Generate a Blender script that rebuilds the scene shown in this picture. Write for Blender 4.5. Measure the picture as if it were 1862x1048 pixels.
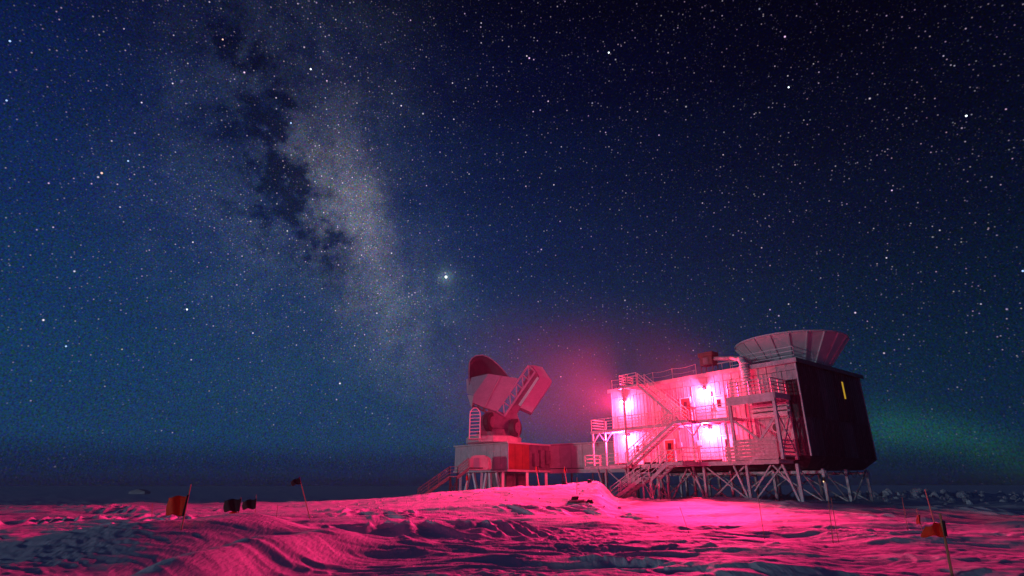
import bpy, math, random
import numpy as np
from mathutils import Vector, Matrix

random.seed(7)
rng = np.random.default_rng(11)
S = bpy.context.scene
COL = S.collection
for o in list(bpy.data.objects):
    bpy.data.objects.remove(o)

# ------------------------------------------------------------------ camera
F = 1000.0            # focal length in photograph pixels (1862 wide)
PITCH = math.radians(19.8)
CAM = Vector((0.0, 0.0, 1.7))
cd = bpy.data.cameras.new('camera')
cam = bpy.data.objects.new('camera', cd)
COL.objects.link(cam)
cd.sensor_width = 36.0
cd.lens = F / 1862.0 * 36.0
cd.clip_start = 0.1
cd.clip_end = 20000
cam.location = CAM
cam.rotation_euler = (math.pi / 2 + PITCH, 0, 0)
S.camera = cam
CP, SP = math.cos(PITCH), math.sin(PITCH)


def ray(u, v):
    q = (u - 931.0) / F
    w = (524.0 - v) / F
    return Vector((q, CP - w * SP, SP + w * CP))


def P(u, v, y):
    """the point of the place seen at photograph pixel u, v that lies y metres north of the camera"""
    d = ray(u, v)
    return CAM + d * (y / d.y)


# ------------------------------------------------------------------ view, sky, moon
S.view_settings.view_transform = 'Standard'
S.view_settings.look = 'None'
S.view_settings.exposure = 0.0
S.view_settings.gamma = 1.0
S.view_settings.use_curve_mapping = False
S.cycles.use_denoising = True
S.cycles.max_bounces = 5
S.cycles.diffuse_bounces = 3
S.cycles.glossy_bounces = 2
S.cycles.volume_bounces = 0
S.cycles.transparent_max_bounces = 6
S.cycles.sample_clamp_indirect = 4.0
S.cycles.use_light_tree = True

W = bpy.data.worlds.new('World')
S.world = W
W.use_nodes = True
NT = W.node_tree
NT.nodes.clear()


class E:
    """small expression wrapper for float sockets"""
    def __init__(s, v): s.v = v
    def _m(s, op, o=None, c=None, clamp=False):
        n = NT.nodes.new('ShaderNodeMath'); n.operation = op; n.use_clamp = clamp
        for i, x in enumerate((s, o, c)):
            if x is None: continue
            if isinstance(x, E): x = x.v
            if isinstance(x, (int, float)): n.inputs[i].default_value = x
            else: NT.links.new(x, n.inputs[i])
        return E(n.outputs[0])
    def __add__(s, o): return s._m('ADD', o)
    def __sub__(s, o): return s._m('SUBTRACT', o)
    def __mul__(s, o): return s._m('MULTIPLY', o)
    def __truediv__(s, o): return s._m('DIVIDE', o)
    def __rsub__(s, o): return E(o)._m('SUBTRACT', s)
    __radd__ = __add__
    __rmul__ = __mul__
    def pow(s, o): return s._m('POWER', o)
    def clamp(s): return s._m('ADD', 0.0, clamp=True)
    def exp(s): return s._m('EXPONENT')
    def max(s, o): return s._m('MAXIMUM', o)


def vmath(op, a, b=None, scale=None):
    n = NT.nodes.new('ShaderNodeVectorMath'); n.operation = op
    for i, x in enumerate((a, b)):
        if x is None: continue
        if isinstance(x, (tuple, list, Vector)): n.inputs[i].default_value = tuple(x)
        else: NT.links.new(x, n.inputs[i])
    if scale is not None:
        if isinstance(scale, E): NT.links.new(scale.v, n.inputs['Scale'])
        else: n.inputs['Scale'].default_value = scale
    return n.outputs['Value'] if op in ('DOT_PRODUCT', 'LENGTH') else n.outputs['Vector']


def srgb(r, g, b):
    f = lambda c: (c / 255 / 12.92) if c <= 10 else ((c / 255 + 0.055) / 1.055) ** 2.4
    return (f(r), f(g), f(b))


tc = NT.nodes.new('ShaderNodeTexCoord')
DIR = vmath('NORMALIZE', tc.outputs['Generated'])


def wnoise(vec, scale, detail=4, rough=0.6, color=False):
    n = NT.nodes.new('ShaderNodeTexNoise')
    n.inputs['Scale'].default_value = scale
    n.inputs['Detail'].default_value = detail
    n.inputs['Roughness'].default_value = rough
    NT.links.new(vec, n.inputs['Vector'])
    return n.outputs['Color'] if color else E(n.outputs[0])


# direction wobbled by noise, so that the star clouds get ragged edges
wob = vmath('SUBTRACT', wnoise(DIR, 9.0, 8, 0.7, True), (0.5, 0.5, 0.5))
DIRW = vmath('ADD', DIR, vmath('SCALE', wob, scale=0.20))
DIRW = vmath('NORMALIZE', DIRW)


def blob(u, v, sig, src=None):
    d = ray(u, v).normalized()
    dot = E(vmath('DOT_PRODUCT', DIRW if src is None else src, d))
    s = sig / 1000.0
    return ((dot - 1.0) * (1.0 / (s * s))).exp()


def total(bl, src=None):
    acc = None
    for (u, v, s, a) in bl:
        t = blob(u, v, s, src) * a
        acc = t if acc is None else acc + t
    return acc


sep = NT.nodes.new('ShaderNodeSeparateXYZ')
NT.links.new(DIR, sep.inputs[0])
zz = E(sep.outputs['Z'])
ramp = NT.nodes.new('ShaderNodeValToRGB')
cr = ramp.color_ramp
cr.interpolation = 'EASE'
stops = [(-90, (5, 6, 26)), (0.0, (16, 23, 52)), (1.5, (13, 34, 68)), (4.4, (17, 56, 91)), (9.8, (15, 56, 93)), (15.5, (13, 50, 90)),
         (24, (12, 40, 84)), (32, (8, 30, 72)), (40, (4, 17, 55)), (47.5, (2, 9, 38)), (90, (2, 5, 24))]
while len(cr.elements) < len(stops):
    cr.elements.new(0.5)
for e, (deg, c) in zip(cr.elements, stops):
    e.position = (math.sin(math.radians(deg)) + 1) / 2
    e.color = (*srgb(*c), 1)
mr = (zz + 1.0) * 0.5
NT.links.new(mr.v, ramp.inputs[0])

# the sky thins out away from the galaxy: darker towards the upper right
dark_side = (E(vmath('DOT_PRODUCT', DIR, ray(1900, -100).normalized())) - 0.55).max(0.0) * 1.9
base_gain = (1.0 - dark_side).max(0.18)

core = total([(585, 265, 42, 0.55), (600, 320, 40, 0.8), (622, 375, 40, 1.1), (645, 425, 40, 1.05), (668, 475, 40, 0.7), (690, 525, 42, 0.5), (560, 200, 50, 0.3), (715, 575, 50, 0.45), (735, 630, 55, 0.35), (640, 552, 18, 0.5)])
outer = total([(650, 380, 110, 0.45), (600, 230, 100, 0.35), (540, 90, 110, 0.35), (530, -30, 120, 0.3), (710, 540, 90, 0.45), (740, 640, 90, 0.5),
               (395, 250, 70, 0.40), (430, 340, 60, 0.45), (505, 470, 65, 0.65), (425, 440, 60, 0.4), (400, 95, 40, 0.45), (310, 330, 100, 0.2), (500, 560, 110, 0.35)])
lanes = total([(500, 230, 46, 0.8), (520, 290, 40, 1.0), (545, 345, 34, 1.0), (475, 375, 34, 0.7), (565, 410, 34, 1.0), (590, 455, 30, 0.9), (620, 510, 28, 0.8), (440, 180, 60, 0.8), (405, 300, 40, 0.6), (460, 420, 30, 0.6),
               (360, 30, 70, 0.7), (450, 60, 45, 0.5), (520, 430, 30, 0.7), (560, 490, 30, 0.5), (455, 410, 22, 0.6)])
cloud = wnoise(DIR, 13.0, 8, 0.7)
cloud = ((cloud - 0.34) * 3.2).max(0.0)
fine = wnoise(DIR, 34.0, 6, 0.66)
fine2 = wnoise(DIR, 15.0, 4, 0.6)
lanes = lanes * ((fine - 0.30) * 3.6).max(0.0)._m('MINIMUM', 1.2) * ((fine2 - 0.27) * 3.4).max(0.15)._m('MINIMUM', 1.1)
veil = (1.0 - lanes * 0.88).max(0.10)
core = core * (cloud * 0.6 + 0.45) * veil
outer = outer * (cloud * 0.8 + 0.2) * veil
mw = core + outer
dim = (1.0 - lanes * 0.36).max(0.45)


def rgb(c):
    n = NT.nodes.new('ShaderNodeRGB'); n.outputs[0].default_value = (*c, 1); return n.outputs[0]


sky = vmath('SCALE', ramp.outputs[0], scale=base_gain * dim)
sky = vmath('ADD', sky, vmath('SCALE', rgb((0.066, 0.062, 0.062)), scale=core))
sky = vmath('ADD', sky, vmath('SCALE', rgb((0.022, 0.030, 0.042)), scale=outer))
# aurora low in the sky at the right
au = total([(1585 + 30 * i, 776 + 1.0 * i + 0.55 * i * i, 19 + 3.0 * (i == 0), 0.52 * (1.0 - 0.05 * i)) for i in range(11)]
           + [(1600, 765, 40, 0.12), (1680, 772, 40, 0.08)], DIR)
sky = vmath('ADD', sky, vmath('SCALE', rgb((0.004, 0.030, 0.014)), scale=au))

# lens glow round the planet, painted into the sky colour
sky = vmath('ADD', sky, vmath('SCALE', rgb((0.05, 0.075, 0.085)), scale=total([(811, 504, 8, 1.3), (811, 504, 20, 0.30)], DIR)))
# camera-noise grain in the sky colour, and three depths of stars
gr = wnoise(DIR, 420.0, 1, 0.5, True)
grv = vmath('SUBTRACT', gr, (0.5, 0.5, 0.5))
grain = vmath('MULTIPLY', vmath('SCALE', grv, scale=3.2), (1.0, 0.7, 0.9))
sky = vmath('MULTIPLY', sky, vmath('MAXIMUM', vmath('ADD', grain, (1, 1, 1)), (0.1, 0.1, 0.1)))


def stars(scale, rad, power, amp, boost):
    vo = NT.nodes.new('ShaderNodeTexVoronoi')
    vo.feature = 'F1'
    vo.inputs['Scale'].default_value = scale
    NT.links.new(DIR, vo.inputs['Vector'])
    d = E(vo.outputs['Distance'])
    core = (1.0 - d * (1.0 / (rad * scale))).max(0.0)
    core = core * core
    sc = NT.nodes.new('ShaderNodeSeparateColor')
    NT.links.new(vo.outputs['Color'], sc.inputs[0])
    r = E(sc.outputs[0]).pow(power) * core * amp * boost
    tint = vmath('ADD', vmath('MULTIPLY', vo.outputs['Color'], (0.75, 0.30, 0.30)), (0.22, 0.55, 0.80))
    return vmath('SCALE', tint, scale=r)


ext = (zz * 4.2).max(0.0)._m('MINIMUM', 1.0)
sb = (mw * 1.1 + 0.72) * ext
# fewer stars low down
sky = vmath('ADD', sky, stars(34.0, 0.0021, 3.4, 3.6, sb))
sky = vmath('ADD', sky, stars(80.0, 0.0017, 6.0, 2.6, sb))
sky = vmath('ADD', sky, stars(190.0, 0.0016, 6.0, 0.9, sb))
sky = vmath('ADD', sky, stars(330.0, 0.0012, 3.0, 0.26, mw * 2.2 + 0.30))

bg = NT.nodes.new('ShaderNodeBackground')
NT.links.new(sky, bg.inputs['Color'])
bg.inputs['Strength'].default_value = 1.0
wo = NT.nodes.new('ShaderNodeOutputWorld')
NT.links.new(bg.outputs[0], wo.inputs['Surface'])
try:
    W.cycles.sampling_method = 'NONE'
except Exception:
    pass

# low moonlight from the left, a little behind the camera
sl = bpy.data.lights.new('moon_light', 'SUN')
sl.energy = 0.52
sl.angle = math.radians(2.0)
sl.color = (0.66, 0.82, 1.0)
so = bpy.data.objects.new('moon_light', sl)
COL.objects.link(so)
mdir = Vector((-0.94, -0.33, 0.032)).normalized()
so.rotation_euler = mdir.to_track_quat('Z', 'Y').to_euler()

GLOW_COL = (1.0, 0.030, 0.095)
BEAM_COL = (1.0, 0.020, 0.160)
SPOT_W = 64000.0
BULB_W = 6200.0
HAZE = 0.00016
FOG = 0.0048


# ------------------------------------------------------------------ helpers
class MB:
    def __init__(s): s.v, s.f = [], []

    def box(s, o, vx, vy, vz):
        o, vx, vy, vz = map(Vector, (o, vx, vy, vz))
        if vx.cross(vy).dot(vz) < 0:
            o = o + vx; vx = -vx
        b = len(s.v)
        for k in (0, 1):
            for (i, j) in ((0, 0), (1, 0), (1, 1), (0, 1)):
                s.v.append(o + vx * i + vy * j + vz * k)
        for q in ((3, 2, 1, 0), (4, 5, 6, 7), (0, 1, 5, 4), (1, 2, 6, 5), (2, 3, 7, 6), (3, 0, 4, 7)):
            s.f.append([b + i for i in q])
        return s

    def beam(s, p, q, w, h=None, up=(0, 0, 1)):
        p, q = Vector(p), Vector(q)
        h = h or w
        d = (q - p)
        side = d.cross(Vector(up))
        if side.length < 1e-5: side = d.cross(Vector((1, 0, 0)))
        side.normalize()
        t = side.cross(d).normalized()
        return s.box(p - side * w / 2 - t * h / 2, d, side * w, t * h)

    def tube(s, p, q, r, n=6, r2=None):
        p, q = Vector(p), Vector(q)
        r2 = r if r2 is None else r2
        d = (q - p).normalized()
        x = d.cross(Vector((0, 0, 1)))
        if x.length < 1e-4: x = d.cross(Vector((1, 0, 0)))
        x.normalize(); y = d.cross(x)
        b = len(s.v)
        for (c, rr) in ((p, r), (q, r2)):
            for i in range(n):
                a = 2 * math.pi * i / n
                s.v.append(c + x * math.cos(a) * rr + y * math.sin(a) * rr)
        for i in range(n):
            j = (i + 1) % n
            s.f.append([b + i, b + j, b + n + j, b + n + i])
        s.f.append([b + i for i in range(n)][::-1])
        s.f.append([b + n + i for i in range(n)])
        return s

    def path(s, pts, r, n=6):
        for a, b in zip(pts[:-1], pts[1:]): s.tube(a, b, r, n)
        return s

    def prism(s, pts, off):
        """polygon pts (any plane) swept by off"""
        off = Vector(off); b = len(s.v); n = len(pts)
        pts = [Vector(p) for p in pts]
        for p in pts: s.v.append(p)
        for p in pts: s.v.append(p + off)
        s.f.append([b + i for i in range(n)])
        s.f.append([b + n + i for i in range(n)][::-1])
        for i in range(n):
            j = (i + 1) % n
            s.f.append([b + j, b + i, b + n + i, b + n + j])
        return s

    def lathe(s, c, prof, n=24, cap=True):
        c = Vector(c); b = len(s.v)
        for (r, z) in prof:
            for i in range(n):
                a = 2 * math.pi * i / n
                s.v.append(c + Vector((r * math.cos(a), r * math.sin(a), z)))
        for k in range(len(prof) - 1):
            for i in range(n):
                j = (i + 1) % n
                s.f.append([b + k * n + i, b + k * n + j, b + (k + 1) * n + j, b + (k + 1) * n + i])
        if cap:
            s.f.append([b + i for i in range(n)][::-1])
            s.f.append([b + (len(prof) - 1) * n + i for i in range(n)])
        return s

    def build(s, name, mat, parent=None, smooth=False, fix=True):
        root = Vector((0, 0, 0))
        p = parent
        while p is not None:
            root = root + p.location; p = p.parent
        me = bpy.data.meshes.new(name)
        me.from_pydata([tuple(v - root) for v in s.v], [], s.f)
        if fix:
            import bmesh
            bm = bmesh.new(); bm.from_mesh(me)
            bmesh.ops.recalc_face_normals(bm, faces=bm.faces)
            bm.to_mesh(me); bm.free()
        if smooth:
            for q in me.polygons: q.use_smooth = True
        me.materials.append(mat)
        o = bpy.data.objects.new(name, me)
        COL.objects.link(o)
        if parent is not None: o.parent = parent
        return o


def tag(o, label=None, cat=None, group=None, kind=None):
    if label: o['label'] = label
    if cat: o['category'] = cat
    if group: o['group'] = group
    if kind: o['kind'] = kind
    return o


def thing(name, label, cat, loc=(0, 0, 0), group=None):
    o = bpy.data.objects.new(name, None)
    o.empty_display_size = 0.3
    COL.objects.link(o)
    o.location = loc
    return tag(o, label, cat, group)


def copy_tree(o, parent=None):
    c = o.copy(); COL.objects.link(c)
    c.parent = parent
    for ch in list(o.children): copy_tree(ch, c)
    return c


# ------------------------------------------------------------------ materials
def material(name, color, rough=0.6, metal=0.0, var=0.25, scale=3.0, frost=0.0, bump=0.0, emit=None, estr=0.0, detail=5):
    m = bpy.data.materials.new(name)
    m.use_nodes = True
    t = m.node_tree
    bs = t.nodes['Principled BSDF']
    bs.inputs['Roughness'].default_value = rough
    bs.inputs['Metallic'].default_value = metal
    co = t.nodes.new('ShaderNodeTexCoord')
    no = t.nodes.new('ShaderNodeTexNoise')
    no.inputs['Scale'].default_value = scale
    no.inputs['Detail'].default_value = detail
    no.inputs['Roughness'].default_value = 0.65
    t.links.new(co.outputs['Object'], no.inputs['Vector'])
    r = t.nodes.new('ShaderNodeValToRGB')
    r.color_ramp.elements[0].position = 0.3
    r.color_ramp.elements[1].position = 0.72
    lo = [c * (1 - var) for c in color]
    hi = [min(0.92, c * (1 + var)) for c in color]
    r.color_ramp.elements[0].color = (*lo, 1)
    r.color_ramp.elements[1].color = (*hi, 1)
    t.links.new(no.outputs[0], r.inputs[0])
    last = r.outputs[0]
    if frost:
        n2 = t.nodes.new('ShaderNodeTexNoise')
        n2.inputs['Scale'].default_value = 1.3
        n2.inputs['Detail'].default_value = 8
        n2.inputs['Roughness'].default_value = 0.7
        t.links.new(co.outputs['Object'], n2.inputs['Vector'])
        rr = t.nodes.new('ShaderNodeValToRGB')
        rr.color_ramp.elements[0].position = 0.52
        rr.color_ramp.elements[1].position = 0.68
        rr.color_ramp.elements[0].color = (0, 0, 0, 1)
        rr.color_ramp.elements[1].color = (frost, frost, frost, 1)
        t.links.new(n2.outputs[0], rr.inputs[0])
        mx = t.nodes.new('ShaderNodeMixRGB')
        mx.inputs[2].default_value = (0.8, 0.82, 0.85, 1)
        t.links.new(rr.outputs[0], mx.inputs[0])
        t.links.new(last, mx.inputs[1])
        last = mx.outputs[0]
    t.links.new(last, bs.inputs['Base Color'])
    if bump:
        bp = t.nodes.new('ShaderNodeBump')
        bp.inputs['Strength'].default_value = bump
        bp.inputs['Distance'].default_value = 0.05
        t.links.new(no.outputs[0], bp.inputs['Height'])
        t.links.new(bp.outputs[0], bs.inputs['Normal'])
    if emit:
        bs.inputs['Emission Color'].default_value = (*emit, 1)
        bs.inputs['Emission Strength'].default_value = estr
    return m


M = dict(
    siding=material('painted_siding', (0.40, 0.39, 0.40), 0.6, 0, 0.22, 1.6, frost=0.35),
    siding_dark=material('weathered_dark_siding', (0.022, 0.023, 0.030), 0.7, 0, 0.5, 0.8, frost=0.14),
    core=material('joint_backing', (0.09, 0.09, 0.10), 0.8),
    steel=material('painted_steel', (0.46, 0.45, 0.46), 0.5, 0, 0.25, 2.5, frost=0.5),
    galv=material('galvanised_rail', (0.5, 0.5, 0.52), 0.45, 0.2, 0.25, 4.0, frost=0.4),
    darksteel=material('dark_steel', (0.10, 0.095, 0.10), 0.5, 0.3, 0.4, 3.0),
    grate=material('deck_grating', (0.30, 0.29, 0.30), 0.7, 0, 0.3, 6.0, frost=0.7),
    roof=material('roof_sheet', (0.42, 0.42, 0.44), 0.6, 0, 0.25, 1.2, frost=0.8),
    shield=material('shield_panel_paint', (0.55, 0.54, 0.54), 0.5, 0, 0.12, 1.0, frost=0.15),
    door=material('red_door_paint', (0.30, 0.06, 0.05), 0.5),
    black=material('black_rubber', (0.015, 0.015, 0.016), 0.6),
    wood=material('weathered_plank', (0.50, 0.46, 0.42), 0.75, 0, 0.25, 5.0, frost=0.6, bump=0.4),
    cabinet=material('brown_cabinet', (0.06, 0.035, 0.025), 0.6),
    insul=material('white_insulation', (0.72, 0.72, 0.72), 0.7, 0, 0.2, 4.0, bump=0.8),
    stairsteel=material('brown_stair_steel', (0.26, 0.20, 0.22), 0.6, 0.1, 0.3, 3.0),
    siding_dark_b=material('weathered_dark_siding_worn', (0.055, 0.055, 0.07), 0.55, 0, 0.6, 1.4, frost=0.10),
    siding_dark_c=material('weathered_dark_siding_deep', (0.022, 0.022, 0.03), 0.45, 0, 0.5, 0.6),
    white=material('white_paint', (0.86, 0.86, 0.86), 0.5, 0, 0.08, 2.0),
    spt=material('telescope_white_paint', (0.30, 0.35, 0.41), 0.55, 0, 0.14, 1.2),
    spt_dark=material('telescope_mount_paint', (0.16, 0.13, 0.17), 0.6, 0, 0.4, 1.2),
    mirror=material('mirror_sky_tone', (0.028, 0.024, 0.045), 0.5, 0.0, 0.2, 1.0),  # matte; the dark sky's reflection is painted in as colour
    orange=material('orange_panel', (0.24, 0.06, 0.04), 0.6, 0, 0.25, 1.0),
    grey=material('grey_panel', (0.50, 0.50, 0.50), 0.6, 0, 0.14, 1.3, frost=0.2),
    bamboo=material('bamboo', (0.32, 0.20, 0.10), 0.6, 0, 0.3, 8.0),
    flag_orange=material('orange_flag_cloth', (0.50, 0.08, 0.02), 0.8, 0, 0.15, 9.0),
    flag_black=material('black_flag_cloth', (0.012, 0.012, 0.014), 0.85, 0, 0.2, 9.0),
    flag_red=material('red_flag_cloth', (0.75, 0.08, 0.06), 0.8),
    block=material('snow_block', (0.60, 0.61, 0.64), 0.8, 0, 0.06, 3.0, bump=0.5),
    yellow=material('lit_yellow_glass', (0.5, 0.35, 0.02), 0.4, emit=(0.85, 0.50, 0.03), estr=0.55),
    bulb=material('lamp_glass', (0.9, 0.5, 0.6), 0.3, emit=(1.0, 0.40, 0.55), estr=40.0),
    spark=material('small_lamp_glass', (0.9, 0.7, 0.5), 0.3, emit=(1.0, 0.55, 0.25), estr=3.0),
    glass=material('dark_glass', (0.03, 0.02, 0.03), 0.1),
)


def translucent(m, col, f=0.22):
    t = m.node_tree
    tr = t.nodes.new('ShaderNodeBsdfTranslucent'); tr.inputs[0].default_value = (*col, 1)
    mx = t.nodes.new('ShaderNodeMixShader'); mx.inputs[0].default_value = f
    out = [n for n in t.nodes if n.type == 'OUTPUT_MATERIAL'][0]
    t.links.new(t.nodes['Principled BSDF'].outputs[0], mx.inputs[1]); t.links.new(tr.outputs[0], mx.inputs[2])
    t.links.new(mx.outputs[0], out.inputs['Surface'])


translucent(M['flag_orange'], (0.75, 0.16, 0.04)); translucent(M['flag_red'], (0.7, 0.08, 0.06))


M['bulb'].cycles.emission_sampling = 'NONE'
M['spark'].cycles.emission_sampling = 'NONE'
M['yellow'].cycles.emission_sampling = 'NONE'


def snow_material():
    m = bpy.data.materials.new('snow')
    m.use_nodes = True
    t = m.node_tree
    bs = t.nodes['Principled BSDF']
    bs.inputs['Roughness'].default_value = 0.75
    bs.inputs['Specular IOR Level'].default_value = 0.25
    co = t.nodes.new('ShaderNodeTexCoord')
    n1 = t.nodes.new('ShaderNodeTexNoise'); n1.inputs['Scale'].default_value = 0.9; n1.inputs['Detail'].default_value = 6
    t.links.new(co.outputs['Object'], n1.inputs['Vector'])
    r = t.nodes.new('ShaderNodeValToRGB')
    r.color_ramp.elements[0].color = (0.76, 0.78, 0.82, 1)
    r.color_ramp.elements[1].color = (0.86, 0.87, 0.89, 1)
    t.links.new(n1.outputs[0], r.inputs[0])
    t.links.new(r.outputs[0], bs.inputs['Base Color'])
    mp = t.nodes.new('ShaderNodeMapping'); mp.inputs['Rotation'].default_value = (0, 0, 0.35); mp.inputs['Scale'].default_value = (3.0, 0.8, 1)
    t.links.new(co.outputs['Object'], mp.inputs['Vector'])
    n2 = t.nodes.new('ShaderNodeTexNoise'); n2.inputs['Scale'].default_value = 4.5; n2.inputs['Detail'].default_value = 8; n2.inputs['Roughness'].default_value = 0.62
    t.links.new(mp.outputs[0], n2.inputs['Vector'])
    bp = t.nodes.new('ShaderNodeBump'); bp.inputs['Strength'].default_value = 0.55; bp.inputs['Distance'].default_value = 0.08
    t.links.new(n2.outputs[0], bp.inputs['Height'])
    t.links.new(bp.outputs[0], bs.inputs['Normal'])
    return m


M['snow'] = snow_material()

# ------------------------------------------------------------------ snow ground (structure)
PERM = rng.permutation(512)
GX = np.cos(np.linspace(0, 2 * np.pi, 512, endpoint=False) * 7)
GY = np.sin(np.linspace(0, 2 * np.pi, 512, endpoint=False) * 7)


def gnoise(x, y):
    xi = np.floor(x).astype(int); yi = np.floor(y).astype(int)
    xf = x - xi; yf = y - yi
    u = xf * xf * xf * (xf * (xf * 6 - 15) + 10); v = yf * yf * yf * (yf * (yf * 6 - 15) + 10)
    def g(ix, iy, dx, dy):
        h = PERM[(PERM[ix & 511] + iy) & 511]
        return GX[h] * dx + GY[h] * dy
    a = g(xi, yi, xf, yf); b = g(xi + 1, yi, xf - 1, yf)
    c = g(xi, yi + 1, xf, yf - 1); d = g(xi + 1, yi + 1, xf - 1, yf - 1)
    return (a + (b - a) * u) * (1 - v) + (c + (d - c) * u) * v


def sstep(a, b, x):
    t = np.clip((x - a) / (b - a), 0, 1)
    return t * t * (3 - 2 * t)


def gauss(x, y, cx, cy, sx, sy, rot=0.0):
    c, s = math.cos(rot), math.sin(rot)
    dx, dy = x - cx, y - cy
    a = (dx * c + dy * s) / sx; b = (-dx * s + dy * c) / sy
    return np.exp(-0.5 * (a * a + b * b))


CRX = np.array([-200, -60, -43, -22, -13.6, -10.8, -6.1, -1.5, 3.2, 7.0, 8.6, 10.2, 12, 30, 45, 200.])
CRZ = np.array([-0.3, -0.2, -0.09, 0.17, 0.47, 0.65, 1.05, 1.42, 1.70, 1.95, 2.08, 2.05, 2.0, 2.0, 2.0, 2.0])


def ground_z(x, y, fine=True):
    x = np.asarray(x, float); y = np.asarray(y, float)
    wx = x + 1.2 * gnoise(x * 0.16 + 3, y * 0.16 + 9)
    crest = np.interp(wx, CRX, CRZ)
    up = sstep(31, 50, y)
    down = 1 - sstep(52.5, 66, y)
    bx = np.maximum(y, 20.0)
    left = 1 - sstep(0.142 * bx, 0.182 * bx, x + 0.4 * gnoise(x * 0.8, y * 0.8))
    far = -0.9
    zb = np.where(y < 52, crest * up * left, (crest - far) * down * left + far * left)
    # around the building
    site = gauss(x, y, 12, 49, 9, 8) * 0.38 * (1 - left) + 0.30 * gauss(x, y, 17, 44, 8, 6) * (1 - left)
    zb = zb + site + 0.12 * sstep(12, 34, y) * left * (1 - up)
    # bank of rubble at the right, behind the building
    zb = zb + 0.75 * gauss(x, y, 40, 58, 12, 4.0, 0.1) * (1 - left) + 0.35 * gauss(x, y, 62, 58, 16, 5)
    # the plateau swells towards the horizon
    r = np.sqrt(x * x + y * y)
    zb = zb + 2.4 * sstep(150, 760, r)
    # big drift at the left
    rr = 0.4 * gnoise(x * 0.35, y * 0.35) + 0.12 * gnoise(x * 0.9 + 5, y * 0.9)
    def drift(cx, cy, sx, s_near, s_far, h, rot):
        c, s = math.cos(rot), math.sin(rot)
        dx, dy = x - cx + rr * 0.7, y - cy + rr * 0.7
        a = dx * c + dy * s; b = -dx * s + dy * c
        sy = np.where(b < 0, s_near, s_far)
        return h * np.exp(-0.5 * (a / sx) ** 2) * np.exp(-0.5 * np.abs(b / sy) ** 1.6)
    zb = zb + drift(-8.6, 15.2, 2.7, 1.35, 3.4, 0.84, 0.30)
    zb = zb + drift(-7.2, 17.4, 1.2, 1.0, 1.8, 0.34, -0.3)
    zb = zb + drift(-5.6, 11.6, 0.60, 2.6, 2.6, 0.62, -0.24)
    zb = zb - 0.22 * gauss(x, y, -6.9, 11.6, 0.45, 2.0, -0.25)
    # broad hollow and humps in the foreground, as the wind left them
    zb = zb + drift(7.2, 14.6, 1.5, 0.6, 1.4, 0.22, -0.05)
    zb = zb - 0.20 * gauss(x, y, 8.0, 14.8, 0.8, 0.5)
    if fine:
        amp = sstep(2, 9, r) * (1 - 0.75 * sstep(70, 200, r))
        berm = np.clip(up * left * sstep(-30, -8, x), 0, 1) * (1 - 0.0)
        amp2 = amp * (1 - 0.55 * berm) * (1 - 0.5 * gauss(x, y, -7.6, 13.0, 3.4, 3.6))
        a1 = gnoise(x * 0.19 + 1.7, y * 0.27 + 4.1)
        a2 = gnoise(x * 0.43 + 8.2, y * 0.36 + 2.2)
        # sastrugi: low wind-cut ridges lying across the view, and diagonal ones further out
        c, s = math.cos(-0.10), math.sin(-0.10)
        xr = x * c + y * s; yr = -x * s + y * c
        yw = yr + 0.5 * gnoise(xr * 0.35, yr * 0.5) + 0.12 * gnoise(xr * 1.3, yr * 1.6)
        s1 = 1 - np.abs(gnoise(xr * 0.17 + 3.3, yw * 0.52 + 1.9)) * 2.4
        s2 = 1 - np.abs(gnoise(xr * 0.52 + 7.3, yw * 1.5 + 5.1)) * 2.4
        c2, s2_ = math.cos(0.5), math.sin(0.5)
        xd = x * c2 + y * s2_; yd = -x * s2_ + y * c2
        sd = np.clip(1 - np.abs(gnoise(xd * 1.0 + 2.3, yd * 0.24 + 8.9)) * 3.0, 0, 1) ** 2
        s3 = gnoise(xr * 2.2, yr * 4.6)
        s4 = gnoise(xr * 6.0 + 3, yr * 9.0)
        patch = sstep(-0.15, 0.35, gnoise(x * 0.14 + 6.6, y * 0.11 + 2.0))
        pd = sstep(0.0, 0.35, gnoise(x * 0.16 + 1.6, y * 0.13 + 7.0)) * sstep(14, 20, y)
        rough = sstep(0.1, 0.4, gnoise(x * 0.33 + 9.6, y * 0.2 + 3.0))
        a3 = gnoise(x * 0.13 + 4.4, y * 0.42 + 7.7)
        zb = zb + amp2 * (0.17 * a1 + 0.08 * a2 + 0.27 * a3)
        tt = gnoise(xr * 0.32 + 11.1, yw * 0.75 + 3.7) * 4.5 + 0.25 * gnoise(xr * 2.1, yw * 3.0)
        ft = tt - np.floor(tt)
        terr = np.floor(tt) + sstep(0.0, 0.16, ft) - 0.35 * ft
        zb = zb + amp2 * 0.032 * terr * (0.3 + 0.7 * sstep(-0.2, 0.2, gnoise(x * 0.2 + 5.5, y * 0.2)))
        nearb = 1 + 0.40 * (1 - sstep(17, 32, y))
        zb = zb + amp2 * nearb * (0.12 * s1 * (0.4 + patch * .6) + 0.046 * s2 * (0.3 + patch * .7) + 0.17 * sd * pd + (0.012 + 0.034 * rough) * s3 + (0.006 + 0.022 * rough) * s4)
        zb = zb + berm * (0.16 * gnoise(x * 0.45, y * 0.5) + 0.08 * gnoise(x * 1.1, y * 1.1) + 0.05 * gnoise(x * 2.6, y * 2.6))
        # vehicle track crossing the foreground
        tx = 0.6 + 1.9 * np.clip((22 - y) / 9, -1.5, 1.2)
        tr = (1 - sstep(0.55, 0.85, np.abs(x - tx))) * sstep(10, 13, y) * (1 - sstep(24, 30, y))
        lug = 0.5 + 0.5 * np.sin(y * 14)
        zb = zb + tr * (-0.05 + 0.05 * lug * (np.abs(np.abs(x - tx) - 0.42) < 0.22) + 0.05 * gnoise(x * 5, y * 5))
    return zb


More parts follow.
